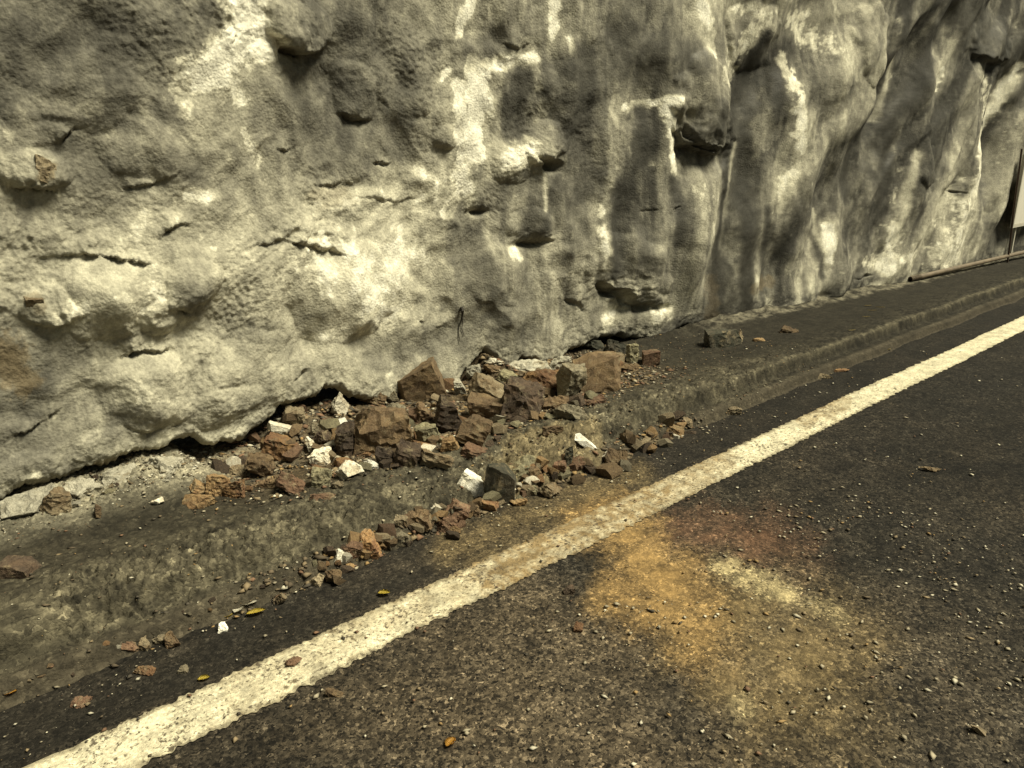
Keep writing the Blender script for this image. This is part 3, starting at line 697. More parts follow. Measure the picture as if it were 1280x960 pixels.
p = 0.46 + (p - 0.46) * 1.25 + 0.22 * fbm(wx * 4.5, wz * 3.2, 223, 4, 0.6) + 0.16 * fbm(Xw * 17, Zw * 15, 226, 4, 0.7)
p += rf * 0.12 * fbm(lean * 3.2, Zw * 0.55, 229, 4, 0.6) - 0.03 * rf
# torn sheets of fresh spray, drips running down below them, damp runs
mid = ss(2.4, 3.3, Xw) * (1 - 0.6 * ss(6, 9, Xw))
torn = fbm(wx * 2.6, wz * 1.7, 260, 6, 0.62)
p += 0.17 * ss(0.09, 0.15, torn + 0.10 * tn) * np.clip(0.55 + 1.2 * fbm(Xw * 0.9, Zw * 0.9, 267, 2), 0, 1)
drip = fbm((Xw + 0.3 * (wx - Xw)) * 7.5, Zw * 0.8, 270, 4, 0.6)
p += mid * (0.10 * ss(0.05, 0.30, drip) - 0.12 * ss(0.05, 0.32, -drip))
runs = fbm(lean * 1.7 + 0.12 * pn(Xw * 1.5, Zw * 1.5, 278), Zw * 0.25, 275, 5, 0.55)
p -= rf * (0.16 * ss(0.1, 0.5, -fold) + 0.17 * ss(0.05, 0.35, -fold2) - 0.12 * ss(0.08, 0.4, fold2) + 0.12 * ss(0.05, 0.4, -fold3) - 0.08 * ss(0.1, 0.4, fold3))
p += rf * (0.15 * ss(0.08, 0.26, runs) - 0.20 * ss(0.06, 0.25, -runs))
# spray spots: small torn islands
spots = ss(0.33, 0.42, fbm(wx * 11, wz * 8, 238, 4, 0.6)) * np.clip(0.4 + fbm(Xw * 1.5, Zw * 1.5, 240, 2), 0, 1)
p = p + 0.22 * spots
p = p + pm * np.clip(1.06 - p, 0, 1) * (1.0 + 0.45 * fbm(Xw * 14, Zw * 11, 232, 3, 0.65))
dmk = np.clip(dmk * (0.85 + 0.9 * tn), 0, 0.95)
p = p - dmk * np.clip(p - 0.08, 0, 1) * (0.85 + 0.5 * fbm(Xw * 9, Zw * 6, 235, 3))
def chain(pts, r_, s_): return [(*a_, *b_, r_, s_) for a_, b_ in zip(pts, pts[1:])]
thin_dark = (chain([(1137, 0), (1133, 40), (1119, 95)], 3.5, 0.85) + chain([(1190, 0), (1166, 60), (1148, 112), (1120, 150), (1112, 185), (1104, 240)], 7, 0.85)
    + chain([(957, 40), (940, 90), (924, 150), (912, 205), (900, 262), (896, 330), (890, 392)], 5, 0.9) + chain([(926, 240), (928, 300), (924, 350), (926, 392)], 7, 0.8)
    + chain([(908, 225), (900, 300), (897, 400)], 8, 0.8) + chain([(932, 160), (930, 260), (930, 400)], 7, 0.8) + chain([(977, 88), (972, 112), (970, 130)], 3.5, 0.9) + chain([(775, 230), (768, 280), (765, 335)], 7, 0.8) + chain([(1072, 165), (1066, 215), (1062, 250)], 4, 0.75)
    + chain([(1118, 120), (1096, 150), (1076, 172)], 8, 0.8) + chain([(1256, 122), (1238, 150), (1226, 164)], 2.5, 0.9) + chain([(950, 260), (952, 330), (950, 385)], 3, 0.7)
    + chain([(1025, 250), (1022, 310), (1020, 345)], 2.5, 0.7) + chain([(1095, 215), (1102, 262), (1088, 285)], 4, 0.6) + chain([(836, 220), (842, 260), (838, 300)], 5, 0.6)
    + chain([(800, 140), (806, 170), (800, 205)], 9, 0.8) + chain([(725, 70), (728, 120), (722, 150)], 12, 0.55) + chain([(655, 95), (648, 130), (652, 160)], 12, 0.6))
thin_pale = (chain([(924, 180), (915, 225)], 5, 0.6) + chain([(913, 230), (908, 270)], 4, 0.4) + chain([(906, 275), (903, 310)], 3, 0.25) + chain([(1130, 60), (1122, 110), (1108, 150)], 4, 0.6) + chain([(1142, 190), (1128, 230), (1112, 300)], 5, 0.7)
    + chain([(1232, 160), (1222, 200), (1214, 245)], 5, 1.0) + chain([(1275, 95), (1258, 130), (1240, 165)], 6, 0.8) + chain([(985, 215), (972, 250), (966, 262)], 6, 0.6)
    + chain([(680, 205), (680, 262)], 3.5, 0.8) + chain([(1024, 262), (1024, 300), (1030, 320)], 3, 0.7) + chain([(1190, 200), (1180, 260), (1176, 320)], 7, 0.5) + chain([(860, 20), (880, 64)], 7, 0.7))
thin_dark = [(*q_[:4], q_[4] * 1.5, min(1, q_[5] * 1.1)) for q_ in thin_dark]
td = px_strokes(Xw, Zw, thin_dark, wp, 0.13, (0.1, 1.5), seed=300)
tp = px_strokes(Xw, Zw, thin_pale, wp, 0.13, (0.1, 1.4), seed=310)
p = p * (1 - td) + 0.03 * td
p = p * (1 - tp) + 0.88 * tp
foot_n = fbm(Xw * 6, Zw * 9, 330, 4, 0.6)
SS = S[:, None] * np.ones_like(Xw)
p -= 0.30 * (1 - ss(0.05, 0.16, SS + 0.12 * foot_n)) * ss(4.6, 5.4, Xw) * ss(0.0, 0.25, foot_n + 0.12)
p = np.clip(p, 0.03, 1.0)
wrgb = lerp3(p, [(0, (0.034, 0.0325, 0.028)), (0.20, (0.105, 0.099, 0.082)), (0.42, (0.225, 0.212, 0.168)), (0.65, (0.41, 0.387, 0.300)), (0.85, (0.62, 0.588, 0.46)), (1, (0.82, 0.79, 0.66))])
brn = px_strokes(Xw, Zw, [(0, 430, 24, 470, 26, 0.7), (52, 212, 54, 216, 14, 0.8), (40, 375, 44, 378, 12, 0.5), (888, 350, 890, 400, 9, 0.25), (430, 244, 400, 250, 14, 0.3), (960, 350, 940, 360, 8, 0.4), (150, 572, 120, 582, 8, 0.6)], wp, 0.3)
wrgb = lay(wrgb, brn * 0.7, [0.20, 0.145, 0.072])
wet = np.clip(dmk * rf * 1.1 + px_strokes(Xw, Zw, [(930, 230, 940, 390, 24, 0.8), (905, 200, 900, 330, 12, 0.8), (1120, 60, 1110, 200, 20, 0.7)], wp, 0.3), 0, 1)
wcol = np.concatenate([wrgb, wet[..., None]], -1)
D = D * (1 - 0.9 * ss(11.5, 13.5, Xw) * (1 - ss(2.2, 3.0, Zw)))
D = D + 0.60 * DF
D -= (1 - wgt)[None] * np.clip(0.036 + 0.05 * pn(WX * 5, WX * 0, 340) + 0.03 * pn(WX * 17, WX * 0, 341), 0.004, 0.08)[None] * (1 - np.sqrt(np.clip(1 - np.clip(1 - S / 0.05, 0, 1) ** 2, 0, 1)))[:, None]
D += (1 - wgt)[None] * (1 - ss(0.03, 0.22, S))[:, None] * 0.022 * (fbm(Xw * 13, Zw * 13, 343, 4, 0.65))
P = np.stack([Xw, wl - D, Zw + DZ * ss(0.0, 0.05, S)[:, None]], -1)
rows = []; crow = []
for (dy, dz) in FOLD:
    r0 = P[0].copy(); r0[:, 1] += dy; r0[:, 2] += dz - 0.02
    r0[:, 1] += 0.02 * pn(WX * 9, WX * 0 + dy * 30, 250); r0[:, 2] += 0.008 * pn(WX * 13, WX * 0 + dy * 30, 251)
    rows.append(r0); crow.append(wcol[0])
top = P[-1].copy(); top[:, 1] += 1.2
P = np.concatenate([np.stack(rows), P, top[None]], 0)
wcol = np.concatenate([np.stack(crow), wcol, wcol[-1:]], 0)
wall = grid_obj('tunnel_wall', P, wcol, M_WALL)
tag(wall, 'lumpy grey sprayed concrete tunnel wall with pale patches and dark water stains', 'wall')
_front = P[len(FOLD):-1, :, 1]
def face_y(X, z):
    """depth of the built wall face at (X, z)"""
    j = int(np.clip(np.searchsorted(WX, X), 1, len(WX) - 1))
    i = int(np.clip(np.searchsorted(S, z - zb[j]), 0, len(S) - 1))
    return float(_front[i, j])
# ------------------------------------------------------------------ fallen rock
def cut_block(bm, seed, cuts, boxy):
    rs = random.Random(seed)
    bmesh.ops.create_cube(bm, size=1.0)
    if boxy < 1:
        q = boxy + (1 - boxy) * rs.uniform(0.35, 0.8)
        bmesh.ops.scale(bm, vec=(1, rs.uniform(q, 1), q), verts=bm.verts)
        rot = Matrix.Rotation(rs.uniform(-1, 1) * (1 - boxy) * 1.2, 4, Vector((rs.uniform(-1, 1), rs.uniform(-1, 1), rs.uniform(-1, 1))).normalized())
        bmesh.ops.transform(bm, matrix=rot, verts=bm.verts)
    for v in bm.verts: v.co += Vector((rs.uniform(-.14, .14), rs.uniform(-.10, .10), rs.uniform(-.10, .10)))
    hull(bm)
    for k in range(cuts):
        n = Vector((rs.gauss(0, 1), rs.gauss(0, 1), rs.gauss(0, 1) + 0.25)).normalized()
        far = max(v.co.dot(n) for v in bm.verts)
        d = far * rs.uniform(0.45, 0.88)
        bmesh.ops.bisect_plane(bm, geom=bm.verts[:] + bm.edges[:] + bm.faces[:], plane_co=n * d, plane_no=n, clear_outer=True)
        hull(bm)

def hull(bm):
    pts = [v.co.copy() for v in bm.verts]
    bm.clear()
    vs = [bm.verts.new(p_) for p_ in pts]
    bmesh.ops.remove_doubles(bm, verts=bm.verts[:], dist=0.03)
    r = bmesh.ops.convex_hull(bm, input=bm.verts[:])
    bmesh.ops.delete(bm, geom=[v for v in bm.verts if not v.link_faces], context='VERTS')
    bmesh.ops.dissolve_limit(bm, angle_limit=0.06, verts=bm.verts[:], edges=bm.edges[:])

def fit(bm, w, d, h):
    lo = Vector([min(v.co[i] for v in bm.verts) for i in range(3)]); hi = Vector([max(v.co[i] for v in bm.verts) for i in range(3)])
    for v in bm.verts:
        v.co = Vector([((v.co[i] - lo[i]) / (hi[i] - lo[i]) - 0.5) * (w, d, h)[i] for i in range(3)])

def rock_mesh(seed, w, d, h, cuts=6, boxy=0.4, rough=0.035, layers=0.0):
    bm = bmesh.new()
    cut_block(bm, seed, cuts, boxy)
    fit(bm, w, d, h)
    s = min(w, d, h)
    bmesh.ops.bevel(bm, geom=bm.edges[:], offset=s * 0.014, segments=1, affect='EDGES', profile=0.5)
    bmesh.ops.triangulate(bm, faces=bm.faces[:])
    L = (w * d * h) ** (1 / 3)
    for _ in range(4):
        lng = [e for e in bm.edges if e.calc_length() > L * 0.12]
        if not lng: break
        bmesh.ops.subdivide_edges(bm, edges=lng, cuts=1)
        bmesh.ops.triangulate(bm, faces=[f for f in bm.faces if len(f.verts) > 3])
    bm.normal_update()
    off = Vector((seed * 3.7, seed * 1.3, seed * 0.9))
    moves = []
    for v in bm.verts:
        q = v.co / L
        n = mnoise.noise(q * 2.2 + off) * 0.5 + mnoise.noise(q * 5.0 + off) * 0.8 - abs(mnoise.noise(q * 4.0 - off)) * 1.2 + mnoise.noise(q * 11 + off) * 0.6
        if layers: n += layers * (abs(((q.z + 0.25 * q.x) * 7 + mnoise.noise(q * 2 + off)) % 1.0 - 0.5) * 2 - 0.5)
        moves.append(v.normal * n * L * rough)
    for v, mv in zip(bm.verts, moves): v.co += mv
    me = bpy.data.meshes.new('rock'); bm.to_mesh(me); bm.free()
    me.polygons.foreach_set('use_smooth', np.full(len(me.polygons), True))
    me.set_sharp_from_angle(angle=math.radians(20))
    return me

BASIS = Matrix(((R[0], F[0], 0), (R[1], F[1], 0), (0, 0, 1))).to_4x4()   # width across the view, depth along it, height up

def place_rock(k, u, v, w, h, rot, col, label, name='rock', depth=0.85, boxy=0.3, cuts=7, rough=0.055, sit=0.30, group='rocks of the fall', cat='rock', layers=0.0):
    P0, t0 = terr_hit(u, v + h * 0.42)
    hd = t0 * math.hypot(*ray(u, v + h * 0.42)[:2])
    d = ray(u, v)
    sc_ = t0 / FPX
    W, H = w * sc_ * 1.08, h * sc_ * 1.08
    dep = depth * min(max(W, H), 1.6 * min(W, H))
    t = (hd + sit * dep) / math.hypot(d[0], d[1])
    pos = CAM + d * t
    me = rock_mesh(k * 7 + 3, W, dep, H, cuts, boxy, rough * 1.15, layers or 0.5)
    me.materials.append(RM[col])
    o = bpy.data.objects.new(name, me); C.objects.link(o)
    spin = Matrix.Rotation(math.radians(-rot), 4, 'Y')
    o.matrix_world = Matrix.Translation(Vector(pos)) @ BASIS @ spin
    tag(o, label, cat, group)
    return o

ROCKS = [
 # u, v, w, h, rot, colour, label, extra
 (249, 628, 38, 17, 4, 'ochre', 'flat orange-brown stone lying lowest at the left end of the heap', dict(depth=0.9)),
 (247, 610, 24, 18, 0, 'ochre', 'small tawny stone just above the flat orange one at the heap\'s left end', {}),
 (272, 606, 27, 29, 8, 'ochre', 'upright orange-brown block with a flat front at the left end of the heap', dict(boxy=.7)),
 (293, 610, 27, 25, 0, 'rust', 'pitted rusty stone touching the upright orange block on its right', dict(rough=.06)),
 (298, 589, 21, 14, 0, 'tan', 'small rounded pale tan stone above the pitted rusty one', {}),
 (326, 584, 34, 34, 0, 'brown', 'dull brown block between the small tan stone and the red-brown stone', dict(boxy=.6)),
 (353, 558, 42, 34, -6, 'rust', 'bright rusty orange rock at the upper left of the heap, under the cream sliver', dict(rough=.06)),
 (363, 604, 38, 30, 0, 'red', 'rounded red-brown rock at the front of the heap\'s left half', dict(cuts=8)),
 (331, 606, 36, 12, 26, 'brown', 'narrow brown slab leaning against the red-brown rock from the left', {}),
 (359, 537, 48, 11, -16, 'pale', 'long cream-coloured sliver of stone at the top left of the heap', dict(rough=.02)),
 (369, 521, 30, 22, -10, 'tan', 'jagged tan fragment just above the long cream sliver', dict(rough=.06)),
 (402, 572, 27, 21, 14, 'pale', 'squarish pale grey-cream block in the middle of the heap\'s left half', dict(boxy=.9, cuts=3)),
 (388, 557, 11, 22, 12, 'pale', 'slim pale upright chip directly left above the squarish pale block', {}),
 (393, 538, 9, 23, -8, 'grey', 'thin grey-brown upright sliver right of the long cream sliver', {}),
 (421, 530, 27, 11, 16, 'white', 'smooth whitish oblong stone above the dark brown upright column', dict(rough=.02)),
 (424, 506, 21, 30, 12, 'pale', 'pointed cream stone standing at the mouth of the gap under the wall', dict(rough=.06)),
 (431, 552, 22, 44, -5, 'dark', 'dark brown stone column standing upright under the whitish oblong stone', dict(boxy=.8)),
 (403, 549, 19, 22, 0, 'dark', 'dark brown lump behind the squarish pale block', {}),
 (402, 598, 24, 26, 0, 'olive', 'olive-brown stone between the red-brown rock and the speckled pale stone', {}),
 (437, 590, 31, 24, -24, 'pale', 'cream and rust mottled stone at the front edge of the heap', dict(rough=.06)),
 (464, 583, 25, 13, 6, 'white', 'small bright white-and-yellow stone lying at the front edge of the heap', {}),
 (421, 607, 16, 11, 0, 'grey', 'small pale grey pebble in front of the mottled cream stone', {}),
 (402, 622, 32, 11, 4, 'red', 'flat dark red-brown flake lying alone on the shelf in front of the heap', {}),
 (463, 496, 42, 18, -8, 'brown', 'flat brown capstone under the wall edge, left of the big leaning slab', dict(boxy=.6)),
 (495, 510, 25, 13, -8, 'grey', 'smooth pale grey stone below the big leaning brown slab', {}),
 (491, 497, 14, 16, 10, 'grey', 'small grey wedge tucked between capstone and big leaning slab', {}),
 (480, 540, 74, 66, 0, 'brown', 'largest earthy khaki-brown boulder, in the middle of the heap\'s left half', dict(rough=.05, cuts=9)),
 (525, 481, 62, 42, 32, 'brown', 'big smooth brown slab leaning on the wall at the top of the heap', dict(boxy=.7, cuts=4, rough=.025)),
 (529, 517, 28, 29, 0, 'brown', 'round-topped brown stone below the big leaning slab', {}),
 (536, 544, 30, 31, 10, 'olive', 'olive-tan faceted block right of the largest boulder', dict(boxy=.7, cuts=4)),
 (508, 571, 32, 34, -12, 'dark', 'dark brown wedge below the largest boulder, beside the quartz-streaked stone', dict(boxy=.6)),
 (542, 573, 48, 26, -12, 'tan', 'pale tan quartz-streaked stone lying at the front centre of the heap', dict(rough=.05)),
 (482, 571, 22, 27, 0, 'dark', 'small dark brown block under the front of the largest boulder', {}),
 (560, 557, 25, 24, 12, 'ochre', 'small orange-tan six-sided stone right of the olive-tan block', dict(boxy=.6)),
 (561, 520, 36, 50, -4, 'dark', 'tall dark brown rock at the centre of the heap with a shadowed left side', dict(boxy=.6)),
 (592, 541, 44, 44, -8, 'brown', 'blocky brown rock with a yellowish top at the front centre of the heap', dict(boxy=.6, cuts=5)),
 (592, 565, 32, 18, -20, 'red', 'low reddish-brown stone at the foot of the blocky yellow-topped rock', {}),
 (609, 486, 50, 40, -6, 'tan', 'large knobbly tan-brown rock near the top of the heap\'s centre', dict(rough=.055)),
 (603, 513, 42, 34, -14, 'brown', 'smooth-faced brown rock between the knobbly tan rock and the blocky one', dict(boxy=.6)),
 (652, 503, 52, 50, -14, 'dark', 'big dark angular boulder with a pale chipped top, right of centre', dict(boxy=.7, cuts=5)),
 (648, 488, 26, 14, -22, 'tan', 'pale tan chip resting on top of the big dark angular boulder', {}),
 (678, 477, 48, 38, 0, 'rust', 'orange-brown earthy rock behind the big dark boulder, below the wall edge', dict(rough=.055)),
 (713, 482, 34, 50, -4, 'grey', 'upright grey-brown slab left of the large square block', dict(boxy=.9, cuts=3)),
 (745, 467, 58, 54, -8, 'brown', 'large square brown block with a pale grey side at the heap\'s right end', dict(boxy=.75, cuts=4, rough=.025)),
 (694, 504, 32, 17, 6, 'brown', 'small flat brown stone below the upright grey-brown slab', {}),
 (715, 516, 48, 22, -14, 'grey', 'flaky grey-brown layered stone in front of the upright slab', dict(rough=.05, layers=0.8)),
 (740, 502, 34, 11, 10, 'red', 'thin reddish flake lying under the large square block', {}),
 (691, 538, 26, 13, 0, 'brown', 'low brown stone alone on the shelf below the flaky grey one', {}),
 (688, 521, 22, 9, -10, 'olive', 'small yellowish-olive flat chip left of the flaky grey stone', {}),
 (813, 448, 23, 20, 6, 'red', 'neat brick-like pinkish-brown cube, rightmost stone against the wall foot', dict(boxy=1.0, cuts=1, rough=.02)),
 (791, 442, 19, 27, 0, 'olive', 'olive stone with a yellow edge just left of the brick-like cube', dict(boxy=.7)),
 (784, 460, 28, 11, 4, 'brown', 'flat brown stone below the olive one with a yellow edge', {}),
 (740, 431, 28, 16, 0, 'black', 'dark rock showing in the hollow of the wall above the large square block', {}),
 (769, 438, 28, 28, 0, 'black', 'blackish green rock in the wall hollow left of the olive stone', dict(rough=.06)),
 (574, 486, 15, 24, 12, 'concrete', 'narrow grey concrete splinter left of the knobbly tan rock', {}),
 (592, 465, 20, 19, 14, 'concrete', 'pale concrete lump above the knobbly tan rock', {}),
 (619, 453, 22, 10, -14, 'pale', 'small whitish chip in the crack under the wall edge', {}),
 (615, 463, 22, 13, -6, 'brown', 'small brown stone just below the whitish chip in the crack', {}),
 (637, 471, 32, 15, -8, 'olive', 'flat olive-brown fragment between the knobbly tan rock and the concrete plate', {}),
 (660, 460, 56, 18, 6, 'concrete', 'broken grey concrete plate fallen from the wall edge, long and flat', dict(boxy=.7)),
 (701, 455, 28, 20, 12, 'concrete', 'pale broken concrete piece above the upright grey-brown slab', {}),
 (592, 606, 44, 22, -44, 'white', 'bright white oblong stone tipped over the kerb edge', dict(boxy=1, cuts=4, rough=.025)),
 (626, 603, 40, 46, -10, 'black', 'dark greenish slab standing on the kerb right of the bright white stone', dict(boxy=.8, cuts=4, rough=.02)),
 (650, 586, 44, 28, 20, 'olive', 'rough earthy grey-olive lump behind the dark greenish slab', dict(rough=.05)),
 (732, 556, 38, 13, -38, 'white', 'slim white splinter of stone lying across the kerb on the right', dict(boxy=.9, cuts=5, rough=.02)),
 (711, 570, 11, 30, -4, 'black', 'thin black upright flake left of the slim white splinter', {}),
 (724, 582, 22, 26, -14, 'red', 'reddish-brown stone under the slim white splinter', {}),
 (770, 573, 27, 23, -8, 'brown', 'brown angular block at the kerb foot right of the white splinter', dict(boxy=.7)),
 (784, 571, 15, 12, 0, 'tan', 'small tan stone touching the brown angular block on its right', {}),
 (688, 614, 28, 19, 0, 'tan', 'rounded tan-brown stone at the kerb foot below the reddish stones', {}),
 (668, 594, 17, 19, -10, 'brown', 'small brown stone right of the earthy grey-olive lump', {}),
 (661, 614, 21, 18, 0, 'olive', 'small olive-brown stone left of the rounded tan-brown one at the kerb foot', {}),
 (648, 628, 22, 9, 4, 'ochre', 'flat ochre chip in front of the dark greenish slab', {}),
 (612, 633, 28, 18, -24, 'rust', 'rusty wedge below the bright white stone', {}),
 (592, 637, 19, 18, 0, 'brown', 'small brown stone left of the rusty wedge', {}),
 (570, 641, 30, 26, -18, 'red', 'dark reddish slab in the kerb-foot rubble left of the white stone', dict(boxy=.7)),
 (541, 637, 20, 17, -20, 'pale', 'pale grey three-cornered stone above the pinkish rubble', {}),
 (556, 655, 32, 24, 0, 'red', 'pinkish-brown stone in the densest part of the kerb-foot rubble', dict(boxy=.6)),
 (525, 650, 26, 28, 10, 'brown', 'brown pointed stone left of the pinkish-brown one', {}),
 (502, 652, 16, 15, 0, 'tan', 'small tan cube at the upper left of the kerb-foot rubble', dict(boxy=.9)),
 (568, 662, 16, 11, 0, 'ochre', 'small ochre chip at the front of the pinkish-brown stone', {}),
 (698, 585, 20, 18, 10, 'red', 'small maroon stone left of the reddish-brown one by the splinter', {}),
 (425, 697, 17, 28, -6, 'white', 'upright white shell-like stone at the kerb foot left of the rubble', dict(rough=.02)),
 (463, 681, 22, 34, 18, 'rust', 'rusty curved stone at the left end of the dense kerb-foot rubble', dict(rough=.05)),
 (499, 673, 30, 20, 8, 'grey', 'grey-brown slab below the small tan cube', dict(boxy=.7)),
 (443, 690, 22, 26, 0, 'red', 'dark red-brown stone right of the upright white one', {}),
 (436, 710, 14, 13, 0, 'ochre', 'small ochre stone at the foot of the upright white one', {}),
 (395, 727, 24, 20, 10, 'tan', 'tan angular stone at the kerb foot, left of the upright white one', {}),
 (416, 721, 20, 19, 0, 'brown', 'brown stone between the tan angular stone and the upright white one', {}),
 (352, 748, 14, 17, 0, 'tan', 'small tan stone beside the whitish scraps at the kerb foot', {}),
 (163, 810, 24, 18, -30, 'red', 'red-brown wedge, leftmost of the row of four at the kerb foot', dict(boxy=.7)),
 (181, 807, 16, 19, -8, 'tan', 'tan upright stone, second of the row of four at the kerb foot', {}),
 (199, 799, 19, 13, 10, 'grey', 'grey-tan flat stone, third of the row of four at the kerb foot', {}),
 (217, 801, 20, 22, 14, 'brown', 'brown leaning stone, rightmost of the row of four at the kerb foot', {}),
 (180, 838, 26, 12, -6, 'rust', 'flat rusty stone on the asphalt below the row of four', {}),
 (100, 879, 24, 12, 8, 'red', 'flat dark reddish stone on the asphalt near the lower left corner', {}),
 (22, 711, 38, 24, 8, 'dark', 'brick-shaped brown stone lying alone on the shelf at the left edge', dict(boxy=1.0, cuts=2, rough=.02)),
 (366, 827, 24, 12, 14, 'red', 'red-brown flake lying on the white line', {}),
 (418, 866, 21, 8, -14, 'brown', 'thin brown flake on the asphalt just below the white line', {}),
 (196, 627, 20, 10, 8, 'pale', 'small whitish stone on the shelf left of the heap', {}),
 (74, 628, 30, 34, -24, 'tan', 'brownish wedge of stone stuck in the footing under the wall at left', dict(boxy=.6)),
 (122, 640, 10, 20, -6, 'brown', 'thin brown upright stone in the footing rubble at left', {}),
 (36, 634, 66, 40, 18, 'concrete', 'pale lumpy concrete footing chunk at the left edge under the wall gap', dict(depth=1.2, sit=.5, rough=.06)),
 (103, 612, 40, 30, 10, 'concrete', 'grey crumbled footing chunk right of the brownish wedge', dict(depth=1.2, sit=.5, rough=.07)),
 (150, 596, 42, 26, 14, 'concrete', 'crumbly grey footing chunk below the tan lip of the wall edge', dict(depth=1.2, sit=.5, rough=.07)),
 (205, 583, 40, 26, 6, 'concrete', 'crumbly footing chunk at the left end of the black gap', dict(depth=1.2, sit=.5, rough=.07)),
 (905, 424, 44, 24, 4, 'black', 'dark grey block lying against the wall foot right of the heap', dict(boxy=.9, cuts=3, rough=.025)),
 (925, 420, 7, 18, 0, 'tan', 'narrow tan stone touching the dark grey block', {}),
 (916, 514, 18, 13, 0, 'tan', 'single tan stone on the asphalt right of the ochre chips', {}),
 (843, 541, 24, 17, -6, 'ochre', 'ochre stone in the small cluster at the kerb foot', dict(boxy=.7)),
 (813, 548, 22, 13, 12, 'tan', 'pale tan stone left of the ochre cluster at the kerb foot', {}),
 (859, 530, 14, 14, 0, 'tan', 'small tan stone at the top of the ochre cluster', {}),
 (808, 560, 9, 8, 0, 'white', 'tiny bright white pebble below the pale tan stone', {}),
 (1028, 471, 26, 8, -2, 'tan', 'flat pale tan flake in the gutter right of the heap', {}),
 (1050, 464, 22, 6, 6, 'rust', 'thin rusty flake in the gutter behind the flat pale one', {}),
 (949, 425, 15, 5, -6, 'ochre', 'thin orange splinter on the shelf right of the dark grey block', {}),
 (985, 413, 24, 9, -8, 'brown', 'crumbled brown fragment on the shelf right of the orange splinter', {}),
 (1164, 586, 28, 6, -4, 'tan', 'thin tan flake on the dark road at right', {}),
 (1224, 914, 22, 11, -20, 'tan', 'tan pebble in the lower right corner', {}),
 (723, 785, 13, 12, 0, 'rust', 'single rusty pebble on the asphalt below the line', {}),
 (711, 738, 16, 9, 10, 'dark', 'dark brown pebble on the asphalt left of the orange stain', {}),
 (279, 785, 10, 13, 0, 'white', 'upright white chip on the asphalt below the yellow leaf scrap', {}),
 (229, 837, 11, 11, 0, 'grey', 'small grey pebble above the yellow leaf on the asphalt', {}),
]
for k, (u, v, w, h, rot, col, label, kw) in enumerate(ROCKS):
    place_rock(k + 1, u, v, w, h, rot, col, label, **kw)

# stones held in the sprayed concrete
for k, (u, v, w, h, rot, col) in enumerate([(53, 213, 30, 34, 20, 'tan'), (41, 376, 22, 16, 0, 'tan')]):
    X_, z_ = wall_pt(u, v); y_ = face_y(X_, z_)
    sc_ = y_ / ray(u, v)[1] / FPX
    me = rock_mesh(900 + k, w * sc_, 0.06, h * sc_, 9, 0.6, 0.05); me.materials.append(RM[col])
    o = bpy.data.objects.new('embedded_stone', me); C.objects.link(o); o.parent = wall
    o.matrix_world = Matrix.Translation((X_, y_ + 0.016, z_)) @ Matrix.Rotation(math.radians(rot), 4, 'Y')

# ------------------------------------------------------------------ small chips, one object each
def chip_mesh(seed):
    bm = bmesh.new(); cut_block(bm, seed, 7, 0.1); fit(bm, 1, 0.8, 0.62)
    bmesh.ops.triangulate(bm, faces=bm.faces[:])
    me = bpy.data.meshes.new('stone_chip'); bm.to_mesh(me); bm.free()
    return me
CHIPC = ['brown', 'brown', 'brown', 'rust', 'rust', 'tan', 'tan', 'olive', 'dark', 'dark', 'red', 'ochre', 'ochre', 'grey', 'pale']
chips = {}
for c in set(CHIPC) | {'white', 'concrete'}:
    chips[c] = []
    for s in range(4):
        me = chip_mesh(2000 + s * 13 + sum(map(ord, c))); me.materials.append(RM[c]); chips[c].append(me)
cr = random.Random(5)
CWORD = dict(brown='brown', rust='rusty', tan='tan', olive='olive', dark='dark brown', red='reddish', ochre='ochre', grey='grey', pale='cream', white='white', concrete='grey concrete')
def chip(u, v, px, col, label, group):
    P0, t0 = terr_hit(u, v)
    s = px * t0 / FPX
    o = bpy.data.objects.new('stone_chip', cr.choice(chips[col])); C.objects.link(o)
    o.location = (P0[0], P0[1], P0[2] + 0.20 * s)
    o.rotation_euler = (cr.uniform(-.5, .5), cr.uniform(-.5, .5), cr.uniform(0, 6.28))
    o.scale = (s, s * cr.uniform(.7, 1.1), s * cr.uniform(.7, 1.2))
    tag(o, label.replace('COL', CWORD[col]), 'stone', group)
def along(path, t):
    t *= len(path) - 1; i = min(int(t), len(path) - 2); f = t - i
    return [path[i][j] + (path[i + 1][j] - path[i][j]) * f for j in range(2)]
HEAPTOP = [(330, 545), (400, 505), (480, 505), (560, 480), (640, 465), (720, 460), (780, 450)]
HEAPBOT = [(240, 622), (380, 606), (470, 592), (560, 585), (640, 545), (720, 525), (780, 470)]
for i in range(125):
    t = cr.random(); a = along(HEAPTOP, t); b_ = along(HEAPBOT, t); f = cr.random() ** 0.8
    chip(a[0] + (b_[0] - a[0]) * f + cr.gauss(0, 6), a[1] + (b_[1] - a[1]) * f + cr.gauss(0, 3), cr.uniform(12, 30), cr.choice(CHIPC),
         'small COL stone chip among the rocks in the %s of the heap' % ('left third' if t < .33 else 'middle' if t < .67 else 'right third'), 'chips in the heap')
KERB = [(400, 728), (450, 700), (510, 668), (560, 658), (620, 628), (680, 612), (740, 588), (800, 562), (860, 540)]
for i in range(105):
    t = cr.random(); a = along(KERB, t)
    off = cr.gauss(0, 1)
    chip(a[0] + cr.gauss(0, 8), a[1] - 8 + 11 * off, cr.uniform(11, 27), cr.choice(CHIPC),
         'small COL stone chip in the %s of the rubble along the kerb foot' % ('left half' if t < .5 else 'right half'), 'chips along the kerb foot')
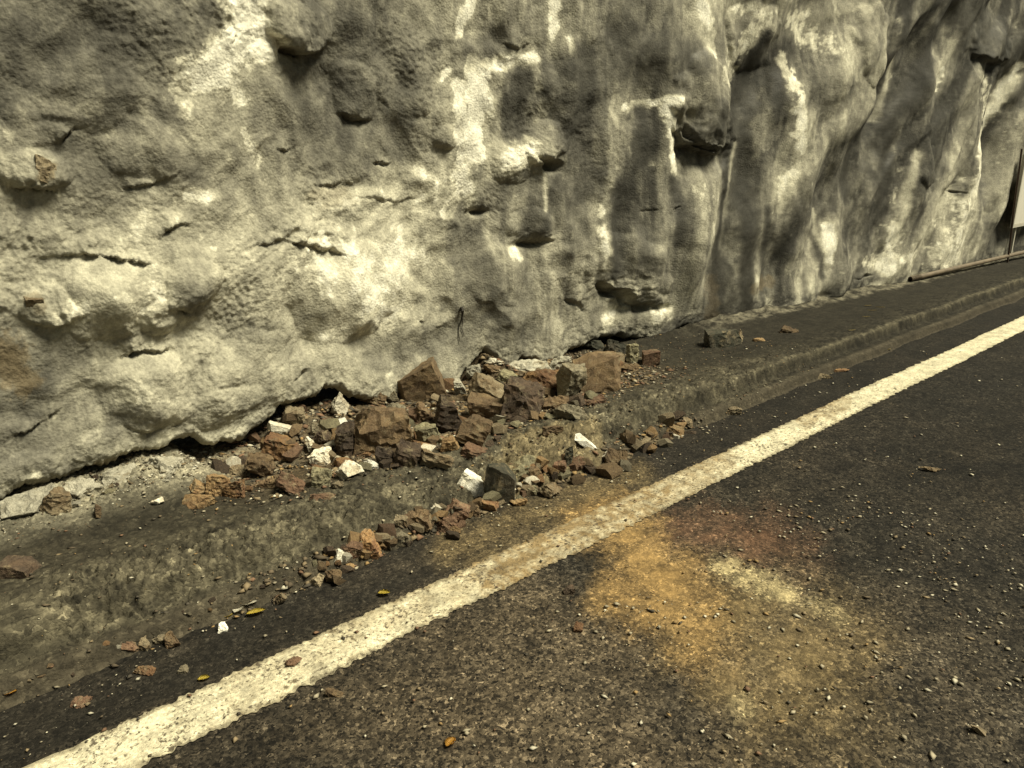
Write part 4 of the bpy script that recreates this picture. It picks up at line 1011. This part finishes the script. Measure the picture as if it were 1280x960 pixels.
for i in range(22):
    u = cr.uniform(20, 400); v = 868 - 0.40 * u + cr.gauss(0, 7)
    chip(u, v, cr.uniform(5, 11), cr.choice(CHIPC), 'tiny COL stone chip at the kerb foot left of the rubble', 'chips at the kerb foot on the left')
for i in range(30):
    u = cr.uniform(0, 240); v = 640 - 0.22 * u + cr.uniform(-22, 14)
    chip(u, v, cr.uniform(5, 14), cr.choice(['concrete', 'concrete', 'tan', 'olive', 'pale', 'dark']), 'small crumbled COL piece in the footing rubble under the left wall skirt', 'crumbs under the wall skirt')

# ------------------------------------------------------------------ loose gravel: nobody could count it
def gravel(name, pts, sizes, cols, mat):
    base = np.array([[1, 0, 0], [-1, 0, 0], [0, 1, 0], [0, -1, 0], [0, 0, 1], [0, 0, -.6]], float)
    fc = np.array([[0, 2, 4], [2, 1, 4], [1, 3, 4], [3, 0, 4], [2, 0, 5], [1, 2, 5], [3, 1, 5], [0, 3, 5]])
    n = len(pts)
    V = base[None] * rng.uniform(0.6, 1.25, (n, 6, 1))
    V[:, :, 2] *= rng.uniform(0.28, 0.6, (n, 1)); V[:, :, 0] *= rng.uniform(0.8, 2.2, (n, 1))
    a = rng.uniform(0, 6.28, n); ca, sa = np.cos(a)[:, None], np.sin(a)[:, None]
    x = V[:, :, 0] * ca - V[:, :, 1] * sa; y = V[:, :, 0] * sa + V[:, :, 1] * ca
    V = np.stack([x, y, V[:, :, 2]], -1) * sizes[:, None, None] + pts[:, None]
    Fc = (fc[None] + (np.arange(n) * 6)[:, None, None]).reshape(-1, 3)
    me = bpy.data.meshes.new(name)
    me.vertices.add(n * 6); me.vertices.foreach_set('co', V.reshape(-1).astype(np.float32))
    me.loops.add(Fc.size); me.loops.foreach_set('vertex_index', Fc.reshape(-1).astype(np.int32))
    me.polygons.add(len(Fc)); me.polygons.foreach_set('loop_start', np.arange(0, Fc.size, 3, dtype=np.int32))
    me.update(calc_edges=True)
    c4 = np.concatenate([np.repeat(cols, 6, 0), np.ones((n * 6, 1))], -1)
    at_ = me.color_attributes.new('Col', 'FLOAT_COLOR', 'POINT'); at_.data.foreach_set('color', c4.reshape(-1).astype(np.float32))
    me.materials.append(mat)
    o = bpy.data.objects.new(name, me); C.objects.link(o); o['kind'] = 'stuff'
    return o
mt, nt, b = new_mat('gravel_stone')
at = N(nt, 'ShaderNodeAttribute', attribute_name='Col'); nt.links.new(at.outputs['Color'], b.inputs['Base Color']); b.inputs['Roughness'].default_value = 0.85
PAL = np.array([[.10, .075, .045], [.06, .05, .035], [.20, .15, .085], [.30, .26, .18], [.16, .09, .05], [.50, .46, .35], [.26, .17, .07]])
def scatter(n, region, zf, smin, smax, wts):
    uu, vv = region(n)
    P_ = np.array([ground_pt(a, b_, zf) for a, b_ in zip(uu, vv)])
    dist = np.hypot(P_[:, 0], P_[:, 1])
    sz = rng.uniform(0, 1, len(P_)) ** 2.5 * (smax - smin) + smin
    cl = PAL[rng.choice(len(PAL), len(P_), p=np.array(wts) / sum(wts))] * rng.uniform(.7, 1.2, (len(P_), 1))
    return P_, sz, cl
def reg_road(n):
    x = rng.uniform(-0.2, 9.0, n * 2) ** 1.0; y = rng.uniform(0.2, 1.80, n * 2)
    return x, y
# on the road, thickest towards the right of the orange stain
n = 24000
x = rng.uniform(0.0, 7.5, n); y = rng.uniform(0.1, 2.33, n)
dens = 0.22 + 0.85 * np.exp(-((x - 2.6) / 1.0) ** 2) * (y < 1.5) + 0.25 * ss(2.03, 2.3, y)
dens *= 1 - 0.75 * ss(3.0, 5.5, x)
dens *= 0.12 + 1.1 * ss(-0.15, 0.35, fbm(x * 2.6, y * 2.6, 300, 4, 0.6))
keep = rng.uniform(0, 1, n) < dens
x, y = x[keep], y[keep]
sz = 0.0014 + 0.0085 * rng.uniform(0, 1, len(x)) ** 3.8
on = (np.abs(y - 1.925) < 0.11)
cl = PAL[rng.choice(7, len(x), p=[.08, .04, .18, .32, .06, .25, .07])] * rng.uniform(.7, 1.2, (len(x), 1))
og = np.exp(-(((x - 2.35) / 0.45) ** 2 + ((y - 1.55) / 0.35) ** 2)) > 0.45
cl[og] = PAL[rng.choice([2, 6, 4, 0, 3], og.sum())] * 0.9
cl[on] = PAL[rng.choice([0, 1, 4], on.sum())] * 0.8
gravel('road_gravel', np.stack([x, y, np.where(on, 0.006, 0.002)], -1), sz, cl, mt)
# on the shelf and in the rubble
n = 34000
x = rng.uniform(0.0, 5.5, n); y = rng.uniform(2.3, 3.75, n)
heapm = ss(0.9, 1.6, x) * (1 - ss(3.9, 4.5, x)) * ss(2.7, 3.0, y)
kerbm = np.exp(-((y - 2.36) / 0.06) ** 2) * ss(0.6, 1.2, x) * (1 - ss(3.2, 4.0, x))
spill = ss(1.5, 1.9, x) * (1 - ss(3.0, 3.5, x)) * ss(2.4, 2.5, y)
leftm = ss(3.1, 3.3, y) * (1 - ss(0.9, 1.6, x))
dens = 0.10 + 0.8 * heapm + 0.9 * kerbm + 0.45 * spill + 0.7 * leftm
keep = rng.uniform(0, 1, n) < dens
x, y, hm, lm = x[keep], y[keep], (heapm + kerbm)[keep], leftm[keep]
sz = 0.002 + 0.022 * rng.uniform(0, 1, len(x)) ** 3.5 * (0.35 + 0.65 * np.clip(hm, 0, 1))
cl = PAL[rng.choice(7, len(x), p=[.26, .16, .2, .1, .14, .05, .09])] * rng.uniform(.7, 1.2, (len(x), 1))
cl = np.where((lm > 0.4)[:, None], PAL[rng.choice([2, 3, 5, 0], len(x))] * np.array([.9, .92, .95]), cl)
z = terr(x, y) + 0.004
gravel('shelf_gravel', np.stack([x, y, z], -1), sz, cl, mt)

# ------------------------------------------------------------------ leaves and straw
M_LEAF = plain_material('yellow_leaf', (0.55, 0.42, 0.06), 0.6, var=0.3)
M_LEAF2 = plain_material('orange_leaf', (0.50, 0.26, 0.04), 0.6, var=0.3)
M_SCRAP = plain_material('whitish_scrap', (0.66, 0.62, 0.50), 0.7, var=0.2)
M_STRAW = plain_material('straw', (0.42, 0.34, 0.14), 0.8, var=0.25)
def leaf(u, v, ln, wd, ang, mat, label, name='leaf', cat='leaf', group=None):
    P0, t0 = terr_hit(u, v); s = t0 / FPX
    bm = bmesh.new(); k = 9; rows_ = []
    for i in range(k):
        t_ = i / (k - 1); w_ = math.sin(math.pi * min(1, t_ * 0.96 + 0.02)) ** 0.8 * wd * s * 0.5 + 0.0004
        xx = (t_ - 0.5) * ln * s
        zz = 0.004 + 0.18 * ln * s * (t_ - 0.45) ** 2
        rows_.append([bm.verts.new((xx, -w_, zz + w_ * 0.5)), bm.verts.new((xx, 0, zz)), bm.verts.new((xx, w_, zz + w_ * 0.35))])
    for i in range(k - 1):
        for j in range(2): bm.faces.new((rows_[i][j], rows_[i + 1][j], rows_[i + 1][j + 1], rows_[i][j + 1]))
    r = bmesh.ops.solidify(bm, geom=bm.faces[:], thickness=0.0006)
    me = bpy.data.meshes.new(name); bm.to_mesh(me); bm.free(); me.materials.append(mat)
    me.polygons.foreach_set('use_smooth', np.full(len(me.polygons), True))
    o = bpy.data.objects.new(name, me); C.objects.link(o)
    o.location = (P0[0], P0[1], P0[2] + 0.004); o.rotation_euler = (0, 0, YAW - math.pi / 2 + math.radians(ang))
    return tag(o, label, cat, group)
leaf(320, 768, 24, 12, 25, M_LEAF, 'yellow-green leaf at the kerb foot below the whitish scraps')
leaf(286, 772, 11, 8, 40, M_LEAF, 'small yellow leaf piece left of the whitish scraps')
leaf(255, 851, 15, 11, 20, M_LEAF, 'bright yellow leaf on the asphalt just above the white line')
leaf(13, 869, 16, 10, 30, M_LEAF2, 'orange-yellow leaf at the kerb foot at the left edge')
leaf(335, 733, 9, 8, 10, M_LEAF, 'tiny yellow leaf on the kerb face above the whitish scraps')
leaf(563, 931, 18, 13, 60, M_LEAF2, 'curled orange-yellow leaf at the bottom edge of the road')
leaf(480, 744, 16, 12, 0, M_LEAF, 'crumbled yellow leaf above the white line below the rubble')
leaf(312, 757, 20, 12, 30, M_SCRAP, 'whitish scrap lying above the yellow-green leaf', 'scrap', 'scrap')
leaf(298, 765, 14, 16, 70, M_SCRAP, 'greyish-white scrap left of the bigger whitish one', 'scrap', 'scrap')
for (u, v, a) in [(1085, 383, 10), (1090, 389, -12), (1083, 397, 5), (1065, 414, 14), (1100, 385, -20), (1110, 438, 20)]:
    leaf(u, v, 12, 2.2, a, M_STRAW, 'short yellow straw on the dark shelf at right', 'straw', 'straw', 'straws on the shelf')

# ------------------------------------------------------------------ root hanging from the wall
def tube(bm, pts, rad, seg=8):
    rings = []
    for i, p_ in enumerate(pts):
        p_ = Vector(p_); a = Vector(pts[max(i - 1, 0)]); c = Vector(pts[min(i + 1, len(pts) - 1)])
        d = (c - a).normalized(); s_ = d.orthogonal().normalized(); t_ = d.cross(s_)
        r_ = rad[i] if isinstance(rad, (list, tuple)) else rad
        rings.append([bm.verts.new(p_ + (s_ * math.cos(2 * math.pi * j / seg) + t_ * math.sin(2 * math.pi * j / seg)) * r_) for j in range(seg)])
    for a, c in zip(rings, rings[1:]):
        for j in range(seg): bm.faces.new((a[j], a[(j + 1) % seg], c[(j + 1) % seg], c[j]))
    bm.faces.new(rings[0][::-1]); bm.faces.new(rings[-1])
def link(name, bm, mat, parent=None, smooth=True):
    bmesh.ops.recalc_face_normals(bm, faces=bm.faces[:])
    me = bpy.data.meshes.new(name); bm.to_mesh(me); bm.free(); me.materials.append(mat)
    if smooth: 
        me.polygons.foreach_set('use_smooth', np.full(len(me.polygons), True)); me.set_sharp_from_angle(angle=math.radians(40))
    o = bpy.data.objects.new(name, me); C.objects.link(o)
    if parent: o.parent = parent
    return o
M_ROOT = plain_material('dark_root', (0.025, 0.020, 0.014), 0.8)
bm = bmesh.new()
def on_wall(u, v, out=0.008):
    X_, z_ = wall_pt(u, v); return (X_, face_y(X_, z_) - out, z_)
tube(bm, [on_wall(577, 384, .004), on_wall(577, 388, .02), on_wall(578, 394, .016), on_wall(579, 402), on_wall(577, 410), on_wall(576, 418), on_wall(577, 428)], [.012, .012, .006, .005, .0035, .003, .002], 6)
tube(bm, [on_wall(578, 394, .012), on_wall(581, 402), on_wall(580, 412), on_wall(582, 420)], [.004, .003, .0025, .0015], 5)
tag(link('root', bm, M_ROOT), 'thin dark root hanging out of the wall above the heap', 'root')

# ------------------------------------------------------------------ pipe, rod and board at the far right
M_PIPE = plain_material('brown_plastic_pipe', (0.13, 0.100, 0.066), 0.6, var=0.4, scale=9)
M_BORE = plain_material('pipe_bore', (0.02, 0.016, 0.012), 0.9)
A_, _t = terr_hit(1137, 353); a0 = Vector((A_[0], A_[1], terr(A_[0], A_[1]) + 0.036))
d_ = ray(1281, 315); tt = 3.10 / d_[1]; b0 = Vector((tt * d_[0], 3.10, 1.5 + tt * d_[2]))
dirp = (b0 - a0).normalized()
bm = bmesh.new(); pts = [a0 + dirp * s for s in np.linspace(0, (b0 - a0).length + 6, 14)]
tube(bm, pts, 0.027, 20)
cap = [f for f in bm.faces if len(f.verts) == 20]
f0 = min(cap, key=lambda f: (f.calc_center_median() - a0).length)
r = bmesh.ops.inset_individual(bm, faces=[f0], thickness=0.007)
bmesh.ops.translate(bm, verts=f0.verts[:], vec=dirp * 0.25)
pipe = link('pipe', bm, M_PIPE)
tag(pipe, 'long brown pipe lying along the foot of the wall at right', 'pipe')
M_BOARD = plain_material('pale_board', (0.60, 0.57, 0.49), 0.6, var=0.06, scale=3)
M_BEDGE = plain_material('board_frame', (0.45, 0.42, 0.35), 0.5, var=0.1, scale=5)
e = bpy.data.objects.new('board', None); C.objects.link(e)
yb = min(face_y(x_, z_) for x_ in np.linspace(13.5, 17.5, 17) for z_ in np.linspace(0.4, 2.0, 9)) - 0.05
d_ = ray(1266, 283); tt = yb / d_[1]; bx0 = tt * d_[0]; bz0 = 1.5 + tt * d_[2]
d_ = ray(1276, 195); bz1 = 1.5 + (yb / d_[1]) * d_[2]
e.location = (bx0, yb, float(terr(bx0, yb)))
gz = float(terr(bx0, yb))
def box(bm, x0, x1, y0, y1, z0, z1, bev=0.004):
    r = bmesh.ops.create_cube(bm, size=1.0)
    for v_ in r['verts']: v_.co = Vector((x0 + (v_.co.x + .5) * (x1 - x0), y0 + (v_.co.y + .5) * (y1 - y0), z0 + (v_.co.z + .5) * (z1 - z0)))
bm = bmesh.new(); box(bm, 0.02, 2.38, 0, 0.02, bz0 - gz + 0.02, bz1 - gz - 0.02)
bmesh.ops.bevel(bm, geom=bm.edges[:], offset=0.003, segments=2, affect='EDGES'); link('panel', bm, M_BOARD, e, False)
bm = bmesh.new()
for (x0, x1, z0, z1) in [(0, 2.4, bz0 - gz - 0.02, bz0 - gz + 0.018), (0, 2.4, bz1 - gz - 0.018, bz1 - gz + 0.02), (-0.02, 0.018, bz0 - gz - 0.022, bz1 - gz + 0.022), (2.382, 2.42, bz0 - gz - 0.022, bz1 - gz + 0.022)]:
    box(bm, x0, x1, -0.008 - (0.002 if x1 - x0 < 1 else 0), 0.03, z0, z1)
link('frame', bm, M_BEDGE, e, False)
for xx in (0.3, 2.1):
    bm = bmesh.new(); box(bm, xx - 0.02, xx + 0.02, 0.032, 0.07, -0.02, bz0 - gz + 0.3); link('leg', bm, M_BEDGE, e, False)
tag(e, 'pale flat board standing off the wall at the right edge', 'board')
M_ROD = plain_material('rusty_steel', (0.065, 0.040, 0.028), 0.6, 0.3)
d_ = ray(1262, 313); tt = (yb - 0.06) / d_[1]; r0 = Vector((tt * d_[0], (yb - 0.06), 0.10))
d_ = ray(1277, 186); tt = (yb - 0.06) / d_[1]; r1 = Vector((tt * d_[0], (yb - 0.06), 1.5 + tt * d_[2]))
bm = bmesh.new()
rp = [r0.lerp(r1, s) + Vector((0.010 * math.sin(9 * s), 0, 0)) for s in np.linspace(0, 1, 16)]
tube(bm, rp, 0.012, 10)
tag(link('steel_rod', bm, M_ROD), 'thin rusty steel rod standing upright behind the pipe at the right edge', 'rod')
